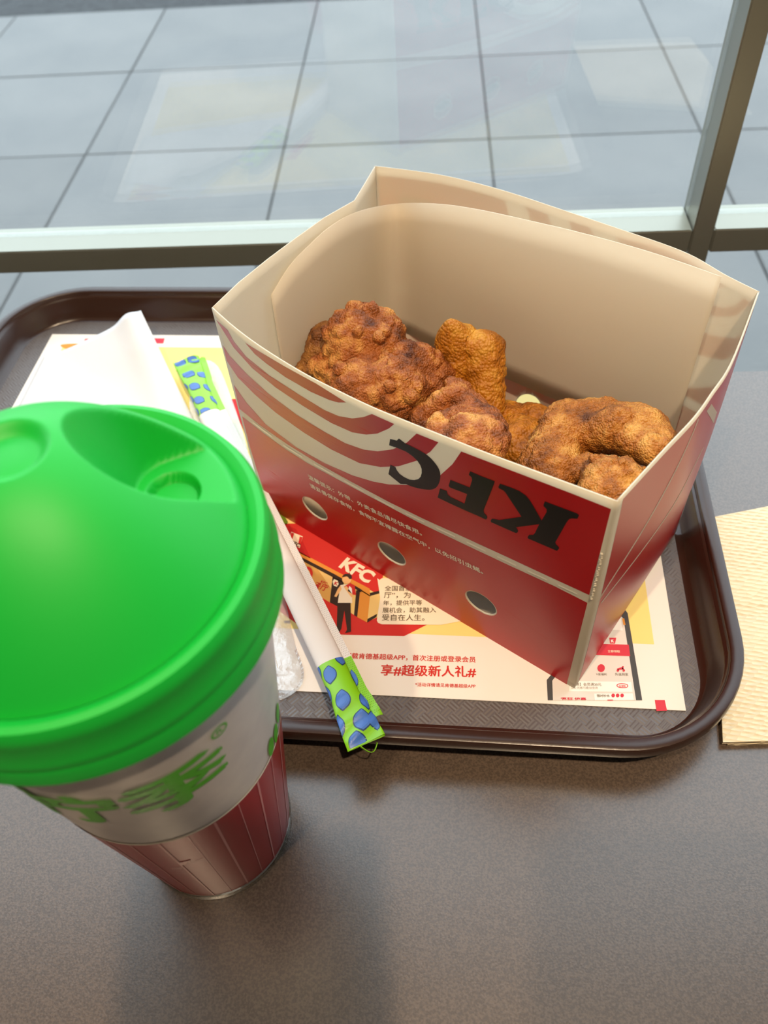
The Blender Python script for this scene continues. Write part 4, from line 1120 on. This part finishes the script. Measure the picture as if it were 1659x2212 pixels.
# ================================================================== CLEAR PACKET under the straw
def film_mat():
    m = bpy.data.materials.new('clear_film'); m.use_nodes = True
    nt = m.node_tree; N = nt.nodes; L = nt.links; N.remove(N['Principled BSDF'])
    t = N.new('ShaderNodeBsdfTransparent'); g = N.new('ShaderNodeBsdfGlossy'); g.inputs['Roughness'].default_value = .16
    d = N.new('ShaderNodeBsdfDiffuse'); d.inputs[0].default_value = (.86, .89, .93, 1)
    tc = N.new('ShaderNodeTexCoord'); n1 = N.new('ShaderNodeTexNoise'); n1.inputs['Scale'].default_value = 130; n1.inputs['Detail'].default_value = 5
    L.new(tc.outputs['Object'], n1.inputs['Vector'])
    b = N.new('ShaderNodeBump'); b.inputs['Strength'].default_value = .9; b.inputs['Distance'].default_value = .0016
    L.new(n1.outputs['Fac'], b.inputs['Height']); L.new(b.outputs[0], g.inputs['Normal']); L.new(b.outputs[0], d.inputs['Normal'])
    m1 = N.new('ShaderNodeMixShader'); m1.inputs[0].default_value = .34; m2 = N.new('ShaderNodeMixShader'); m2.inputs[0].default_value = .16
    L.new(t.outputs[0], m1.inputs[1]); L.new(d.outputs[0], m1.inputs[2]); L.new(m1.outputs[0], m2.inputs[1]); L.new(g.outputs[0], m2.inputs[2])
    L.new(m2.outputs[0], N['Material Output'].inputs[0]); return m
m_film = film_mat()
ol = smooth_poly([(436, 778), (470, 790), (500, 860), (528, 945), (548, 1030), (572, 1130), (612, 1280), (640, 1400), (657, 1452), (645, 1488), (606, 1511), (575, 1500), (530, 1400), (480, 1230), (432, 1050), (410, 900), (415, 810)], 4)
o2 = [at(p[0], p[1], ZM + .0010)[:2] for p in ol]
cxy = sum(o2) / len(o2); axis = np.array([o2[0][0] - o2[40][0], o2[0][1] - o2[40][1]]); K = len(o2)
pk = empty('clear_packet', (cxy[0], cxy[1], ZM), 'crinkled clear plastic packet lying under the wrapped straw', 'packet')
# spine points: each ring shrinks towards the packet's long axis
sp0, sp1 = np.array(at(450, 850, 0)[:2]), np.array(at(600, 1450, 0)[:2])
V = []; rings = 9
for q in range(rings):
    f = 1 - q / (rings - 1) * .98
    for p in o2:
        w = np.clip((p - sp0) @ (sp1 - sp0) / ((sp1 - sp0) @ (sp1 - sp0)), 0.06, .94); c = sp0 + (sp1 - sp0) * w
        xy = c + (p - c) * f
        h = .0012 * (1 - f ** 3)
        nz = (vnoise(np.array([[xy[0] * 120, xy[1] * 120, 3.]]), 4)[0] - .5) * .0012 + (vnoise(np.array([[xy[0] * 330, xy[1] * 330, 7.]]), 5)[0] - .5) * .0006
        V.append((xy[0], xy[1], ZM + .0006 + max(h + nz, 0)))
mesh('film', V, grid_faces(rings, K, cv=True), m_film, pk)
# crimped sealed edge
V = []
for i in range(30):
    p = o2[24 + i % 24] if False else np.array(at(*crom([(640, 1400), (657, 1452), (645, 1488), (606, 1511)], i / 29), ZM)[:2]); c = sp1
    for f in (1.0, .90):
        xy = c + (p - c) * f; V.append((xy[0], xy[1], ZM + .0016 + .0007 * (i % 2)))
mesh('sealed_edge', V, grid_faces(30, 2), m_film, pk, smooth=False)

# ================================================================== TEXTURED NAPKIN on the table at the right
m_nap = mat('embossed_napkin', (226, 211, 180), .85, .2)
nt = m_nap.node_tree; N = nt.nodes; L = nt.links
tcn = N.new('ShaderNodeTexCoord'); mp = N.new('ShaderNodeMapping'); mp.inputs['Rotation'].default_value = (0, 0, math.radians(24)); mp.inputs['Scale'].default_value = (.45, 1, 1)
vo_ = N.new('ShaderNodeTexVoronoi'); vo_.inputs['Scale'].default_value = 470; vo_.inputs['Randomness'].default_value = .35
L.new(tcn.outputs['Object'], mp.inputs[0]); L.new(mp.outputs[0], vo_.inputs['Vector'])
bn = N.new('ShaderNodeBump'); bn.inputs['Strength'].default_value = .9; bn.inputs['Distance'].default_value = .0016
L.new(vo_.outputs['Distance'], bn.inputs['Height']); L.new(bn.outputs[0], N['Principled BSDF'].inputs['Normal'])
zn = Z_TABLE + .0042
q0 = at(1543, 1572, zn); q1 = at(1562, 1603, zn); tl = at(1535, 1118, zn); tr0 = at(1659, 1093, zn)
ed = (tr0 - tl) / np.linalg.norm(tr0 - tl); be = at(1659, 1600, zn) - q1; be /= np.linalg.norm(be)
nap = empty('paper_napkin', tuple(np.array([*(q1 + .05 * be)[:2], Z_TABLE])), 'cream embossed paper napkin on the table right of the tray', 'napkin')
def nap_layer(name, zt0, zt1, dx, flip):
    A0, A1 = q1 + be * .0 + be * dx, q1 + be * (.135 + dx); B0, B1 = tl + ed * dx, tl + ed * (.135 + dx)
    A0 = A0.copy(); V = []; n1, n2 = 30, 30
    for k in (0, 1):
        for i in range(n1 + 1):
            for j in range(n2 + 1):
                a, b = i / n1, j / n2
                p = (A0 * (1 - a) + A1 * a) * (1 - b) + (B0 * (1 - a) + B1 * a) * b
                if b < .045 and a < .06: p = p + (A1 - A0) * 0
                z = (zt1 if k == 0 else zt0)
                if k == 0: z += .0006 * math.sin(b * 9 + a * 2) * (1 if zt1 > Z_TABLE + .003 else .3) + (-.0005 if .48 < b < .56 else 0)
                V.append((p[0], p[1], z))
    M_ = (n1 + 1) * (n2 + 1)
    Fc = grid_faces(n1 + 1, n2 + 1) + [tuple(reversed(f)) for f in grid_faces(n1 + 1, n2 + 1, off=M_)]
    for i in range(n1):
        for j in (0, n2):
            a, b = i * (n2 + 1) + j, (i + 1) * (n2 + 1) + j; Fc.append((a, b, b + M_, a + M_))
    for j in range(n2):
        for i in (0, n1):
            a, b = i * (n2 + 1) + j, i * (n2 + 1) + j + 1; Fc.append((a, b, b + M_, a + M_))
    return fixnormals(mesh(name, V, Fc, m_nap, nap), 50)
nap_layer('upper_fold', Z_TABLE + .0024, Z_TABLE + .0040, 0.0, 0)
nap_layer('lower_fold', Z_TABLE + .0003, Z_TABLE + .0019, .0025, 1)

# ================================================================== PHONE that takes the picture, just behind the viewpoint
m_phone = mat('phone_shell', (30, 32, 36), .3, .5, coat=.3)
m_lens = mat('phone_lens', (6, 6, 8), .08, .6)
axr, axu, axb = _r, _u, _b
pc = np.array([0, 0, CAMZ]) + axb * .006
phone = empty('smartphone', tuple(pc), 'dark smartphone held up above the near edge of the table', 'phone')
def slab(name, x0, x1, y0, y1, z0, z1, rad, material, parent):
    P = []
    for cx, cy, a0 in ((x1 - rad, y0 + rad, -90), (x1 - rad, y1 - rad, 0), (x0 + rad, y1 - rad, 90), (x0 + rad, y0 + rad, 180)):
        for k in range(7):
            a = math.radians(a0 + 15 * k); P.append((cx + rad * math.cos(a), cy + rad * math.sin(a)))
    n = len(P); V = [pc + axr * x + axu * y + axb * z for z in (z0, z1) for x, y in P]
    Fc = [tuple(range(n)), tuple(range(2 * n - 1, n - 1, -1))] + [(i, (i + 1) % n, n + (i + 1) % n, n + i) for i in range(n)]
    return fixnormals(mesh(name, V, Fc, material, parent, smooth=False))
slab('phone_body', -.037, .037, -.138, .020, .0, .008, .009, m_phone, phone)
cb = slab('camera_bump', -.011, .011, -.030, .012, -.0018, .0, .005, m_phone, phone)
slab('lens', -.006, .006, -.006, .006, -.0022, -.0018, .006, m_lens, cb)
